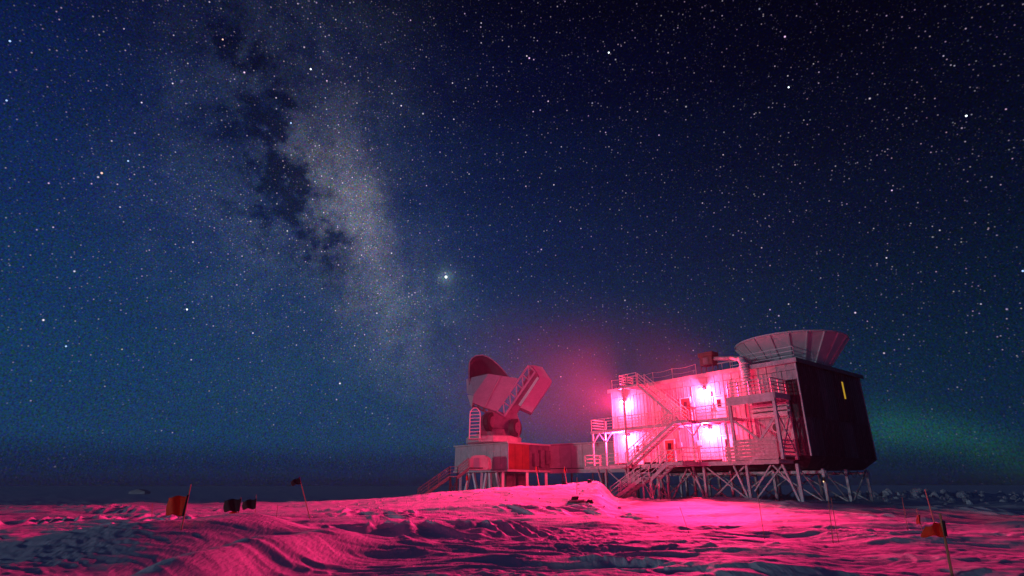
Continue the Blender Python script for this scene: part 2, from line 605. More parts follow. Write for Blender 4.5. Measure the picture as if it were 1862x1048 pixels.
def build_ground():
    th = np.concatenate([np.linspace(-180, -50, 50, endpoint=False), np.linspace(-50, 50, 830, endpoint=False), np.linspace(50, 180, 50, endpoint=False)])
    th = np.radians(th)
    rs = [0.4, 1.2, 2.2, 3.2]
    while rs[-1] < 9: rs.append(rs[-1] * 1.02)
    while rs[-1] < 78: rs.append(rs[-1] * 1.0036)
    while rs[-1] < 800: rs.append(rs[-1] * 1.03)
    rs = np.array(rs)
    R, T = np.meshgrid(rs, th, indexing='ij')
    X = R * np.sin(T); Y = R * np.cos(T)
    Z = ground_z(X, Y)
    n, k = R.shape
    co = np.stack([X, Y, Z], -1).reshape(-1, 3)
    co = np.vstack([co, [[0, 0, float(ground_z(0, 0.0))]]])
    i = np.arange(n - 1)[:, None]; j = np.arange(k)[None, :]
    j2 = (j + 1) % k
    q = np.stack([i * k + j + 0 * i, i * k + j2, (i + 1) * k + j2, (i + 1) * k + j], -1).reshape(-1, 4)[:, ::-1]
    c = len(co) - 1
    me = bpy.data.meshes.new('snow_ground')
    me.vertices.add(len(co)); me.vertices.foreach_set('co', co.astype(np.float32).ravel())
    tri = np.stack([np.full(k, c), np.arange(k), (np.arange(k) + 1) % k], -1)[:, ::-1]
    nl = q.size + tri.size
    me.loops.add(nl)
    me.loops.foreach_set('vertex_index', np.concatenate([q.ravel(), tri.ravel()]).astype(np.int32))
    me.polygons.add(len(q) + len(tri))
    st = np.concatenate([np.arange(len(q)) * 4, q.size + np.arange(len(tri)) * 3]).astype(np.int32)
    me.polygons.foreach_set('loop_start', st)
    me.polygons.foreach_set('use_smooth', np.ones(len(q) + len(tri), bool))
    me.update(calc_edges=True)
    me.validate()
    me.materials.append(M['snow'])
    o = bpy.data.objects.new('snow_ground', me)
    COL.objects.link(o)
    o['kind'] = 'structure'
    return o


ground = build_ground()


def gz(x, y): return float(ground_z(x, y))


# ------------------------------------------------------------------ the raised laboratory
A = Vector((-0.611, 0.792, 0)).normalized()
B = Vector((0.792, 0.611, 0)).normalized()
N = -B
UZ = Vector((0, 0, 1))
W0 = Vector((22.4, 43.0, 0))
LEN, DEP = 19.4, 11.8
ZF, ZR = 3.83, 11.0


def D(s, n, z): return W0 + A * s + N * n + UZ * z


LAB = thing('observatory_building', 'large two storey laboratory on braced stilts, front glowing pink and side nearly black', 'building', tuple(D(9, -6, 0.3)))

# walls: a recessed core with single panels standing proud of it
MB().box(D(0, -0.06, ZF), A * LEN, N * -(DEP - 0.12), UZ * (ZR - ZF)).build('wall', M['core'], LAB)
mats = {}


def panel_row(o, dx, wid, count, z0, z1, nrm, mat, name='wall_panel'):
    """count panels, side by side from o along dx, sharing one mesh"""
    mb = MB().box(Vector((0, 0, 0)), dx * (wid - 0.055), nrm * 0.07, UZ * (z1 - z0))
    # two shallow ribs pressed into each panel
    for t in (0.33, 0.66):
        mb.box(dx * (wid * t - 0.04) + nrm * 0.07, dx * 0.08, nrm * 0.025, UZ * (z1 - z0))
    me = None
    for i in range(count):
        p = o + dx * (i * wid) + UZ * z0
        if me is None:
            ob = mb.build(name, mat)
            me = ob.data
        else:
            ob = bpy.data.objects.new(name, me); COL.objects.link(ob)
        if mat is M['siding_dark'] and (i * 7 + int(z0 * 3)) % 5 in (1, 3):
            ob.material_slots[0].link = 'OBJECT'
            ob.material_slots[0].material = M['siding_dark_b'] if (i + int(z0)) % 2 else M['siding_dark_c']
        ob.parent = LAB
        ob.location = p - LAB.location


npf = 16
wf = LEN / npf
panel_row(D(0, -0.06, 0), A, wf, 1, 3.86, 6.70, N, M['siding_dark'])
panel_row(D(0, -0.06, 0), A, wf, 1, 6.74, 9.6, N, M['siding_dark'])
panel_row(D(0, -0.06, 0), A, wf, 1, 9.64, 10.35, N, M['siding'])
panel_row(D(wf, -0.06, 0), A, wf, npf - 1, 3.86, 6.70, N, M['siding'])
panel_row(D(wf, -0.06, 0), A, wf, npf - 1, 6.74, 10.35, N, M['siding'])
panel_row(D(0, -0.06, 0), A, wf * 2, npf // 2, 10.39, 10.98, N, M['siding'], 'fascia_panel')
wr = (DEP - 0.12) / 10
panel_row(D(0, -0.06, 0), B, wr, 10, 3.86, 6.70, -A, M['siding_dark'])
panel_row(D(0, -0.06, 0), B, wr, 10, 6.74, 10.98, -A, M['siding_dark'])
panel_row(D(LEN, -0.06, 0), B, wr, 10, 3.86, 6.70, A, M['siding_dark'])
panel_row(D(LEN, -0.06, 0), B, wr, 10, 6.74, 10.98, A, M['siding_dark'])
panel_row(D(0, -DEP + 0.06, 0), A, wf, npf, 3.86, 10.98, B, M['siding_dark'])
# corner trims
for (s, n) in ((-0.09, 0.09), (LEN - 0.01, 0.09), (-0.09, -DEP + 0.01)):
    MB().box(D(s, n, ZF), A * 0.10, N * -0.10, UZ * (ZR - ZF)).build('corner_trim', M['steel'], LAB)
# roof
MB().box(D(-0.3, 0.35, ZR), A * (LEN + 0.6), N * -(DEP + 0.7), UZ * 0.20).build('roof', M['roof'], LAB)
MB().box(D(-0.3, 0.37, ZR - 0.12), A * (LEN + 0.6), N * -0.018, UZ * 0.36).build('fascia', M['roof'], LAB)
MB().box(D(-0.32, 0.35, ZR - 0.12), A * 0.018, N * -(DEP + 0.7), UZ * 0.36).build('fascia', M['darksteel'], LAB)
# floor skirt, tapering in under the walls
mb = MB()
top = [D(-.05, .05, ZF - .004), D(LEN + .05, .05, ZF - .004), D(LEN + .05, -DEP - .05, ZF - .004), D(-.05, -DEP - .05, ZF - .004)]
bot = [D(.85, -.9, 2.98), D(LEN - .85, -.9, 2.98), D(LEN - .85, -DEP + .9, 2.98), D(.85, -DEP + .9, 2.98)]
mb.v += top + bot
mb.f += [[0, 1, 2, 3], [7, 6, 5, 4], [0, 4, 5, 1], [1, 5, 6, 2], [2, 6, 7, 3], [3, 7, 4, 0]]
mb.build('floor_skirt', M['siding_dark'], LAB)

# decks
FN = 2.5
def deck(s0, s1, n0, n1, ztop, thick=0.22):
    d = MB().box(D(s0, n0, ztop - 0.06), A * (s1 - s0), N * (n1 - n0), UZ * 0.06).build('deck', M['grate'], LAB)
    f = MB()
    f.box(D(s0, n1 - 0.08, ztop - 0.06 - thick), A * (s1 - s0), N * 0.12, UZ * (thick + 0.02))
    f.build('edge_beam', M['steel'], d)
    j = MB()
    k = s0 + 0.1
    while k < s1:
        j.box(D(k, n0, ztop - 0.26), A * 0.07, N * (n1 - n0 - 0.09), UZ * 0.19); k += 1.2
    j.build('joist', M['steel'], d)
    return d


ZL, ZU = 3.57, 6.95
deck(1.27, 21.4, 0.06, FN, ZL, 0.26)
deck(4.75, 20.3, 0.06, FN, ZU, 0.24)
deck(7.9, 9.45, FN + 0.05, 4.9, ZL - 0.004, 0.22)
deck(14.9, 16.9, FN + 0.05, 3.7, ZL - 0.004, 0.22)
deck(7.9, 9.4, FN + 0.05, 3.6, ZU - 0.004, 0.2)
deck(13.9, 16.2, 0.40, FN, 10.9, 0.2)


def railing(pts, parent, h=1.08, nr=3, gap=1.9, mat='galv', r=0.028):
    """top rail is the part; posts and lower rails are its sub-parts"""
    up = UZ * h
    top = MB()
    for a, b in zip(pts[:-1], pts[1:]): top.beam(Vector(a) + up, Vector(b) + up, r * 2.2)
    rl = top.build('railing', M[mat], parent)
    for k in range(1, nr):
        m = MB()
        for a, b in zip(pts[:-1], pts[1:]):
            m.beam(Vector(a) + up * (k / nr), Vector(b) + up * (k / nr), r * 1.8)
        m.build('mid_rail', M[mat], rl)
    for i, (a, b) in enumerate(zip(pts[:-1], pts[1:])):
        a, b = Vector(a), Vector(b)
        c = max(1, round((b - a).length / gap))
        for j in range(c + 1):
            if j == 0 and i > 0: continue
            p = a.lerp(b, j / c)
            MB().box(p - Vector((r, r, 0)) * 1.15, (r * 2.3, 0, 0), (0, r * 2.3, 0), up + UZ * 0.02).build('post', M[mat], rl)
    return rl


railing([D(21.35, 0.3, ZL), D(21.35, 2.44, ZL), D(16.95, 2.44, ZL)], LAB)
railing([D(14.8, 2.44, ZL), D(9.5, 2.44, ZL)], LAB)
railing([D(7.85, 2.44, ZL), D(5.5, 2.44, ZL)], LAB)
railing([D(7.95, 2.6, ZL), D(7.95, 4.85, ZL)], LAB)
railing([D(20.25, 0.3, ZU), D(20.25, 2.44, ZU), D(9.5, 2.44, ZU)], LAB, nr=4)
railing([D(7.85, 2.44, ZU), D(4.8, 2.44, ZU)], LAB, nr=4)
railing([D(7.95, 2.6, ZU), D(7.95, 3.55, ZU), D(9.2, 3.55, ZU)], LAB)
railing([D(16.15, 0.45, 10.9), D(16.15, 2.44, 10.9), D(14.0, 2.44, 10.9)], LAB, nr=4, gap=1.1)

# posts that carry the upper deck and the roof landing
for (s, z1) in ((20.2, ZU - .3), (18.5, ZU - .3), (12.2, ZU - .3), (8.4, ZU - .3), (5.2, ZU - .3)):
    MB().box(D(s - .08, 2.30, ZL), A * .16, N * .13, UZ * (z1 - ZL)).build('deck_post', M['steel'], LAB)
MB().box(D(15.5, 2.53, 0.5), A * .17, N * .15, UZ * 10.2).build('deck_post', M['steel'], LAB)
for (s, d) in ((20.2, -1), (18.5, -1), (18.5, 1), (8.4, 1), (8.4, -1)):
    MB().beam(D(s, 2.36, ZU - 1.25), D(s + d * 0.85, 2.36, ZU - .32), .10).build('deck_brace', M['steel'], LAB)

# stilts
def leg(p, q, w=0.2, name='stilt', par=None):
    return MB().beam(p, q, w, w, up=N).build(name, M['steel'], par or LAB)


SG = (0.5, 4.5, 8.4, 12.2, 16.0, 19.6)
for s in SG:
    for n in (1.35, -2.6, -6.6, -10.6):
        p = D(s, n, 0)
        g = gz(p.x, p.y) - 0.25
        zt = 3.25 if n > 0 else 3.0
        leg(D(s, n, zt), D(s, n, g), 0.2)
    p = D(s + 0.5, 1.30, 0)
    leg(D(s + 1.15, 1.28, 3.25), D(s + 0.18, 1.28, gz(p.x, p.y) - .2), 0.15, 'leaning_stilt')
# front bays: X brace, inverted V, single diagonals
def br(s0, z0, s1, z1, n=1.20, w=0.11): MB().beam(D(s0, n, z0), D(s1, n, z1), w, w, up=N).build('brace', M['steel'], LAB)


br(8.2, 3.15, 4.8, 0.7); br(4.9, 3.15, 8.0, 0.7, 1.06)
br(4.2, 1.3, 2.6, 3.2); br(2.5, 3.2, 0.7, 1.2, 1.06); br(1.9, 3.1, 4.2, 0.8, 0.95)
br(12.0, 0.6, 10.2, 3.1); br(10.1, 3.1, 8.6, 0.8, 1.06)
br(15.8, 3.1, 12.4, 0.7); br(19.4, 3.1, 16.2, 0.8); br(16.2, 3.1, 19.4, 1.2, 1.06)
for n in (-2.6, -6.6, -10.6):
    for i in range(5):
        a, b = (SG[i], SG[i + 1]) if i % 2 else (SG[i + 1], SG[i])
        br(a, 2.9, b, 0.4, n + .13, 0.09)
for (n0, n1) in ((1.2, -2.5), (-2.7, -6.5), (-10.5, -6.7)):
    MB().beam(D(0.5, n0, 2.9), D(0.5, n1, 0.3), .1).build('brace', M['steel'], LAB)
MB().box(D(0.3, -2.75, 2.62), A * 19.4, N * .16, UZ * .22).build('floor_beam', M['steel'], LAB)
MB().box(D(0.3, -10.75, 2.62), A * 19.4, N * .16, UZ * .22).build('floor_beam', M['steel'], LAB)
# ground sill between the right hand stilts
MB().beam(D(0.5, 1.2, gz(*D(.5, 1.2, 0).xy) + .12), D(0.5, -6.6, gz(*D(.5, -6.6, 0).xy) + .15), .12).build('sill_beam', M['steel'], LAB)
# pipes and cable loops hanging under the dark side
mb = MB()
for k in range(4):
    t0 = 4.0 + k * 1.5
    mb.path([D(0.4, -t0 - 1.6 * i / 8, 2.95 - 0.55 * math.sin(math.pi * i / 8) * (0.7 + .2 * k)) for i in range(9)], 0.03, 5)
mb.build('hanging_cable', M['darksteel'], LAB)

# doors, hatch, slit window
def door(s, z, w, h, mat, win=True):
    d = MB().box(D(s - w / 2, 0.055, z), A * w, N * 0.07, UZ * h).build('door', M[mat], LAB)
    f = MB()
    f.box(D(s - w / 2 - .1, .04, z), A * .09, N * .13, UZ * (h + .1)); f.box(D(s + w / 2 + .01, .04, z), A * .09, N * .13, UZ * (h + .1))
    f.box(D(s - w / 2, .04, z + h + .01), A * w, N * .13, UZ * .09)
    f.build('door_frame', M['white'], d)
    if win: MB().box(D(s - .18, .127, z + h * .58), A * .36, N * .02, UZ * h * .3).build('window', M['glass'], d)
    MB().tube(D(s + w * .35, .13, z + h * .45), D(s + w * .35, .22, z + h * .45), .04).build('handle', M['darksteel'], d)


door(10.4, ZU + .02, 1.0, 2.3, 'door')
door(7.0, ZU + .02, 1.0, 2.1, 'white')
door(6.7, ZL + .02, 1.0, 2.1, 'white')
door(12.6, ZL + .02, 1.0, 2.1, 'door')
door(16.4, ZL + .02, 1.0, 2.1, 'white')
hp = D(2.2, .06, 6.05)
h = MB().tube(hp, hp + N * .16, .33, 18).build('hatch', M['black'], LAB)
mb = MB()
for i in range(18):
    a0, a1 = 2 * math.pi * i / 18, 2 * math.pi * (i + 1) / 18
    mb.beam(hp + N * .1 + A * .36 * math.cos(a0) + UZ * .36 * math.sin(a0), hp + N * .1 + A * .36 * math.cos(a1) + UZ * .36 * math.sin(a1), .06)
mb.build('rim', M['steel'], h)
w = MB().box(D(-0.03, -7.55, 8.75), A * -.10, N * -.36, UZ * 1.45).build('lit_window', M['yellow'], LAB)
w['label'] = 'narrow upright yellow lit window slit in the dark side wall'
mb = MB()
mb.box(D(-.03, -7.47, 8.7), A * -.13, N * -.07, UZ * 1.55); mb.box(D(-.03, -7.92, 8.7), A * -.13, N * -.07, UZ * 1.55)
mb.build('window_frame', M['darksteel'], w)
# wall conduits, junction boxes along the front wall
for (s, z0, z1) in ((9.35, 3.9, 6.6), (9.6, 7.0, 10.2), (7.7, 7.0, 9.6), (11.4, 3.9, 6.5), (13.4, 7.0, 10.3), (6.0, 7.0, 10.3), (14.2, 3.9, 6.4)):
    c = MB().tube(D(s, .10, z0), D(s, .10, z1), .045).build('conduit', M['galv'], LAB)
    MB().box(D(s - .17, .06, (z0 + z1) / 2 - .2), A * .34, N * .2, UZ * .45).build('junction_box', M['steel'], c)

# ---- open equipment frame at the right end of the decks
TW = thing('equipment_frame', 'tall open braced steel frame with railed top at right end of the decks', 'steel frame', tuple(D(2.7, 1.3, ZL)))
s0, s1, zt = 0.95, 4.65, 8.42
for (s, n) in ((s0, 2.36), (s1, 2.36), (s0, .25), (s1, .25)):
    MB().box(D(s - .11, n - .11, ZL + .003), A * .22, N * .22, UZ * (zt - ZL - .003)).build('frame_post', M['steel'], TW)
MB().box(D(s0 - .14, 2.48, zt - .62), A * (s1 - s0 + .28), N * .06, UZ * .66).build('fascia_beam', M['steel'], TW)
MB().box(D(s0 - .14, .12, zt - .40), A * -.06, N * 2.36, UZ * .44).build('fascia_beam', M['steel'], TW)
MB().box(D(s0 - .13, .12, zt + .003), A * (s1 - s0 + .26), N * 2.35, UZ * .05).build('top_deck', M['grate'], TW)
railing([D(s1, 2.42, zt + .05), D(s0, 2.42, zt + .05), D(s0, .2, zt + .05)], TW, 1.12, 4, 1.0, 'steel', .036)
for (a, za, b, zb2) in ((4.5, 6.6, 2.6, 5.05), (1.05, 6.7, 2.5, 5.05)):
    MB().beam(D(a, 2.30, za), D(b, 2.30, zb2), .17, .12, up=N).build('frame_brace', M['steel'], TW)
MB().beam(D(s0, 2.2, 6.9), D(s0, .4, 4.2), .13).build('frame_brace', M['steel'], TW)
MB().beam(D(s0, .4, 6.9), D(s0, 2.2, 4.2), .13).build('frame_brace', M['steel'], TW)
for (n, z) in ((.5, 6.85), (2.3, 5.0)):
    MB().box(D(s0, n, z), A * (s1 - s0), N * .1, UZ * .14).build('cross_beam', M['steel'], TW)
for k in range(5):
    MB().beam(D(s0 + .02, .4, ZL + .25 + k * .28), D(s0 + .02, 2.2, ZL + .25 + k * .28), .05, .09).build('guard_rail', M['steel'], TW)

# ducts seen inside the frame
DU = thing('ventilation_duct', 'stacked horizontal ventilation ducts on the wall inside the steel frame', 'duct', tuple(D(2.5, .4, 7)))
for k, z in enumerate((6.95, 7.32, 7.66)):
    MB().box(D(.9, .13, z), A * 3.1, N * (.55 - .1 * k), UZ * .24).build('duct', M['steel'], DU)

# ---- planked windbreak
WB = thing('windbreak', 'frosted plank windbreak screen standing on the lower deck edge under the frame', 'screen', tuple(D(3.3, 2.6, ZL)))
zb0 = 3.33
for k in range(7):
    e = 5.35 if k < 5 else (4.55 if k < 6 else 4.4)
    jit = 0.03 * ((k * 37) % 3)
    MB().box(D(1.15 - jit, 2.60 + jit * .6, zb0 + k * .262), A * (e - 1.15 + jit * 3), N * .05, UZ * .215).build('plank', M['wood'], WB)
for s in (1.25, 3.1, 5.2):
    MB().box(D(s, 2.56, zb0), A * .1, N * .04, UZ * (1.80 if s < 5 else 1.28)).build('post', M['steel'], WB)

# ---- staircases
def stair(name, label, flights, n0, n1, landings=(), rails=True, frame=D, group=None, mat='steel'):
    """flights: ((s_top, z_top), (s_bottom, z_bottom)) running along the front; n0..n1 is the width"""
    (st, zt_), (sb_, zb_) = flights[0][0], flights[-1][1]
    T = thing(name, label, 'stairs', tuple(frame(sb_, (n0 + n1) / 2, zb_)), group)
    for (sa, za), (sc, zc) in flights:
        for n in (n0, n1 - .06):
            mb = MB()
            d = frame(sc, n, zc) - frame(sa, n, za)
            mb.box(frame(sa, n, za - .32), d, frame(0, 1, 0) - frame(0, 0, 0) if False else (frame(sa, n + .06, za) - frame(sa, n, za)), UZ * .34)
            mb.build('stringer', M[mat], T)
        cnt = max(3, int(round((za - zc) / 0.21)))
        tm = None
        for i in range(1, cnt):
            f = i / cnt
            s_, z_ = sa + (sc - sa) * f, za + (zc - za) * f
            sg = 1 if sc > sa else -1
            base = frame(s_ - sg * .13, n0 + .065, z_ - .05)
            if tm is None:
                ob = MB().box(Vector((0, 0, 0)), frame(sg * .27, 0, 0) - frame(0, 0, 0), frame(0, n1 - n0 - .135, 0) - frame(0, 0, 0), UZ * .045).build('tread', M['grate'])
                tm = ob.data
            else:
                ob = bpy.data.objects.new('tread', tm); COL.objects.link(ob)
            ob.parent = T
            ob.location = base - T.location
        if rails:
            for n in (n0 + .03, n1 - .03):
                railing([frame(sa, n, za), frame(sc, n, zc)], T, 1.0, 3, 1.35, 'galv' if mat == 'steel' else mat)
    for (sa, sc, z) in landings:
        MB().box(frame(sa, n0, z - .1), frame(sc, n0, z) - frame(sa, n0, z), frame(0, n1 - n0, 0) - frame(0, 0, 0), UZ * .1).build('landing', M['grate'], T)
        railing([frame(sa, n1 - .03, z), frame(sc, n1 - .03, z)], T, 1.0, 3, 1.3, 'galv' if mat == 'steel' else mat)
    return T


stair('staircase', 'steel staircase from the roof landing down to the upper deck', [((13.9, 10.9), (9.3, 6.97))], 1.35, 2.4)
stair('staircase', 'steel staircase from the upper deck down to the lower deck, left of the lower lamp', [((9.42, 6.95), (15.0, 3.57))], 2.62, 3.6)
p = D(15.8, 4.3, 0)
zg = gz(p.x, p.y)
GS = stair('staircase', 'steel staircase with a small landing from the lower deck down to the snow', [((9.5, 3.57), (11.2, 2.42)), ((12.3, 2.42), (15.9, zg + .02))], 3.75, 4.85, [(11.2, 12.3, 2.42)])
for s in (11.3, 12.2):
    for n in (3.85, 4.75):
        q = D(s, n, 0)
        MB().box(D(s - .06, n - .06, gz(q.x, q.y) - .2), A * .12, N * .12, UZ * (2.3 - gz(q.x, q.y) + .2)).build('landing_leg', M['steel'], GS)
MB().beam(D(11.3, 4.8, .6), D(12.2, 4.8, 2.2), .08).build('landing_brace', M['steel'], GS)
MB().beam(D(12.2, 3.8, .6), D(11.3, 3.8, 2.2), .08).build('landing_brace', M['steel'], GS)

# ---- lamps
bulb_me = None
def lamp(s, z, label, n=.62):
    L = thing('wall_lamp', label, 'lamp', tuple(D(s, .02, z)), 'pink lamps on the front wall')
    MB().box(D(s - .15, .05, z + .08), A * .3, N * .12, UZ * .26).build('lamp_bracket', M['darksteel'], L)
    MB().tube(D(s, .15, z + .2), D(s, n, z + .2), .035).build('lamp_arm', M['darksteel'], L)
    hd = MB().box(D(s - .2, n - .22, z + .14), A * .4, N * .34, UZ * .10).build('lamp_hood', M['darksteel'], L)
    b = MB().lathe(D(s, n, z - .1), [(.04, 0), (.11, .04), (.13, .12), (.09, .21), (.05, .24)], 12).build('bulb', M['bulb'], L, True)
    for (kind, pw) in (('SPOT', SPOT_W * (1.0 if z > 8 else 0.4)), ('POINT', BULB_W)):  # the spot is an added light that brightens the snow beyond the bulb
        l = bpy.data.lights.new('added_beam' if kind == 'SPOT' else 'lamp_glow', kind)
        l.energy = pw; l.color = BEAM_COL if kind == 'SPOT' else GLOW_COL
        l.shadow_soft_size = .14
        if kind == 'SPOT':
            l.spot_size = math.radians(112); l.spot_blend = 1.0
        o = bpy.data.objects.new(l.name, l); COL.objects.link(o)
        o.parent = L
        o.location = D(s, n + .12, z - .16) - L.location
        d = (N * 1.0 + UZ * .07 + (A * -.45 if s < 10 else A * .05)).normalized()
        o.rotation_euler = (-d).to_track_quat('Z', 'Y').to_euler()
    return L


lamp(17.6, 9.75, 'blazing pink lamp under the roof landing, upper left of the front wall')
lamp(17.5, 6.3, 'blazing pink lamp under the upper deck, lower left behind the tall post')
lamp(8.3, 9.75, 'blazing pink lamp high on the wall right of the roof stairs, brightest of all')
lamp(8.2, 6.3, 'blazing pink lamp under the upper deck by the right hand door')
q = D(.5, -2.6, 2.1)
SLP = thing('stilt_lamp', 'tiny amber lamp fixed to a dark stilt under the right side', 'lamp', tuple(q))
MB().box(q + N * .11 - A * .09 - UZ * .1, A * .18, N * .1, UZ * .35).build('lamp_housing', M['black'], SLP)
MB().lathe(q + N * .25 - UZ * .12, [(.02, 0), (.035, .02), (.035, .06), (.02, .08)], 8).build('bulb', M['spark'], SLP)

# ---- roof gear
RC = thing('roof_cabinet', 'dark brown equipment cabinet raised on short legs at the roof edge', 'cabinet', tuple(D(7.9, -.4, 11.2)))
MB().box(D(7.2, .05, 12.0), A * 1.25, N * -.9, UZ * .78).build('cabinet_body', M['cabinet'], RC)
MB().box(D(7.1, .12, 12.79), A * 1.45, N * -1.05, UZ * .36).build('cabinet_hood', M['cabinet'], RC)
MB().box(D(7.6, .055, 12.08), A * .5, N * .03, UZ * .6).build('cabinet_door', M['darksteel'], RC)
for (s, n) in ((7.25, 0), (8.4, 0), (7.25, -.8), (8.4, -.8)):
    MB().tube(D(s, n, 11.2), D(s, n, 12.0), .05).build('leg', M['darksteel'], RC)
DP = thing('roof_pipe', 'thick insulated pipe from the roof cabinet bending down over the wall top', 'pipe', tuple(D(4, .3, 11.2)))
MB().path([D(7.1, -.3, 12.5), D(5.5, -.1, 12.25), D(4.3, .35, 11.9)], .2, 12).build('pipe_run', M['steel'], DP, True)
mb = MB()
pts = [D(4.3, .35, 11.9), D(4.05, .55, 11.65), D(3.95, .62, 11.2), D(3.95, .6, 10.2), D(4.0, .45, 9.45)]
mb.path(pts, .30, 12)
for i in range(9):
    q = D(3.95 + .1 * random.uniform(-1, 1), .6, 11.4 - i * .22)
    mb.lathe(q, [(.12, -.1), (.36 + .05 * random.random(), -.04), (.36, .06), (.12, .12)], 10)
mb.build('insulated_elbow', M['insul'], DP, True)
MB().box(D(4.35, -.5, 12.0), A * 2.7, N * .07, UZ * .09).build('pipe_support_rail', M['steel'], DP)
for s in (4.6, 5.6, 6.6):
    MB().tube(D(s, -.46, 11.2), D(s, -.46, 12.0), .035).build('leg', M['steel'], DP)
RR = thing('roof_safety_line', 'thin safety cable on slender posts along the front roof edge', 'safety cable', tuple(D(12, .1, 11.2)))
pz = 1.05
ss = [8.9, 11.5, 14.0 - .2, 16.3, 19.2]
for s in ss:
    MB().tube(D(s, .15, 11.2), D(s, .15, 11.2 + pz), .035).build('post', M['galv'], RR)
for hgt in (pz - .03, pz * .5):
    mb = MB()
    for a, b in zip(ss[:-1], ss[1:]):
        mb.path([D(a + (b - a) * i / 5, .15, 11.2 + hgt - .10 * math.sin(math.pi * i / 5)) for i in range(6)], .016, 5)
    mb.build('cable', M['galv'], RR)
RE = thing('roof_railing', 'light railing round the roof corner below the flared shield', 'railing', tuple(D(1, -1, 11.2)))
railing([D(5.6, -.1, 11.2), D(.0, -.1, 11.2), D(.0, -6.5, 11.2)], RE, 1.05, 3, 1.6, 'galv', .022)

# ---- flared ground shield on the roof
GC = D(2.8, -5.7, 0)
GSH = thing('ground_shield', 'wide flared bowl shield of pale panels on the dark end of the roof', 'telescope shield', (GC.x, GC.y, 11.2))
R0, R1, Z0, Z1 = 2.7, 4.58, 11.32, 13.78
NP = 20
def ringp(r, a, z): return Vector((GC.x + r * math.cos(a), GC.y + r * math.sin(a), z))
off = math.radians(9)
for i in range(NP):
    a0, a1 = off + 2 * math.pi * (i + .012) / NP, off + 2 * math.pi * (i + .988) / NP
    am = (a0 + a1) / 2
    q = [ringp(R0, a0, Z0), ringp(R0, a1, Z0), ringp(R1, a1, Z1), ringp(R1, a0, Z1)]
    inn = Vector((math.cos(am), math.sin(am), -.8)).normalized() * -.05
    MB().prism(q, inn).build('shield_panel', M['shield'], GSH)
    aa = off + 2 * math.pi * i / NP
    MB().beam(ringp(R0 + .05, aa, Z0), ringp(R1 + .05, aa, Z1 - .02), .09, .13, up=(math.cos(aa), math.sin(aa), 0)).build('rib', M['shield'], GSH)
mb = MB()
for i in range(60):
    mb.beam(ringp(R1 + .02, 2 * math.pi * i / 60, Z1 + .05), ringp(R1 + .02, 2 * math.pi * (i + 1) / 60, Z1 + .05), .14, .12)
mb.build('rim', M['shield'], GSH)
mb = MB()
mb.lathe((GC.x, GC.y, 0), [(R0 + .15, 11.21), (R0 + .15, 11.36), (R0 - .2, 11.36), (R0 - .2, 11.21)], 40, False)
mb.build('base_ring', M['darksteel'], GSH)

# ------------------------------------------------------------------ telescope, its base building and link
YS = 70.0
LB = thing('telescope_base_building', 'grey panelled cabin on stilts under the far telescope, one side lit red', 'building', (-1.0, 72.0, 1.0))
C0 = Vector((-.52, 68.0, 0))
SL = Vector((-.70, .72, 0)).normalized()
SR = Vector((.72, .70, 0)).normalized()
zb1, zt1 = 3.55, 6.5
MB().box(C0 + SL * .05 + SR * .05 + UZ * zb1, SL * 9.9, SR * 7.3, UZ * (zt1 - zb1)).build('wall', M['core'], LB)
me = None
for i in range(8):
    wid = 10.0 / 8
    p = C0 + SL * (i * wid) + UZ * (zb1 + .03)
    ob = MB().box(p, SL * (wid - .04), -SR * .06 + SR * .1, UZ * (zt1 - zb1 - .06)).build('wall_panel', M['grey'], LB)
for i in range(6):
    wid = 7.4 / 6
    p = C0 + SR * (i * wid + (.06 if i == 0 else 0)) + UZ * (zb1 + .03) - SL * .02
    MB().box(p, SR * (wid - .04 - (.06 if i == 0 else 0)), SL * .05, UZ * (zt1 - zb1 - .06)).build('wall_panel', M['orange'] if i < 3 else M['spt_dark'], LB)  # rear panels darker: the shade of a recess put into their colour
MB().box(C0 - SL * .15 - SR * .15 + UZ * zt1, SL * 10.3, SR * 7.7, UZ * .18).build('roof', M['grey'], LB)
MB().box(C0 - SL * .1 - SR * .1 + UZ * (zb1 - .25), SL * 10.2, SR * 7.6, UZ * .24).build('floor_frame', M['grey'], LB)
MB().box(C0 - SR * .05 - SL * .13 + UZ * (zb1 - .1), SL * .1, SR * .12, UZ * (zt1 - zb1 + .1)).build('corner_trim', M['spt'], LB)
# boxes bolted on the dark painted part of the lit side
for (t, z, w_, h_) in ((4.1, 4.0, .8, 1.5), (5.2, 3.9, .7, 2.0), (6.2, 4.3, .8, 1.6)):
    MB().box(C0 + SR * t - SL * .03 + UZ * z, SR * w_, -SL * .5, UZ * h_).build('wall_box', M['spt_dark'], LB)
for (a, b) in ((1, .2), (4.8, .2), (8.9, .2), (.3, 3.6), (.3, 7.0), (5, 6.9), (9.2, 6.9)):
    p = C0 + SL * a + SR * b
    MB().beam(p + UZ * (zb1 - .2), p + UZ * (gz(p.x, p.y) - .3), .32).build('stilt', M['white'], LB)
for (a0, z0_, a1, z1_) in ((2.2, 3.2, .9, 0.3), (3.4, 3.2, 3.1, .2), (4.0, 3.2, 5.0, .2), (6.5, 3.2, 5.0, .2), (7.2, 3.2, 8.8, .2)):
    p0, p1 = C0 + SL * a0 + SR * .3, C0 + SL * a1 + SR * .3
    MB().beam(p0 + UZ * z0_, p1 + UZ * (gz(p1.x, p1.y) - .3), .30).build('brace', M['white'], LB)
MB().box(C0 + SL * 2.5 + SR * 2.2 + UZ * -1.2, SL * 3.6, SR * 3.4, UZ * 4.4).build('pedestal', M['spt_dark'], LB)

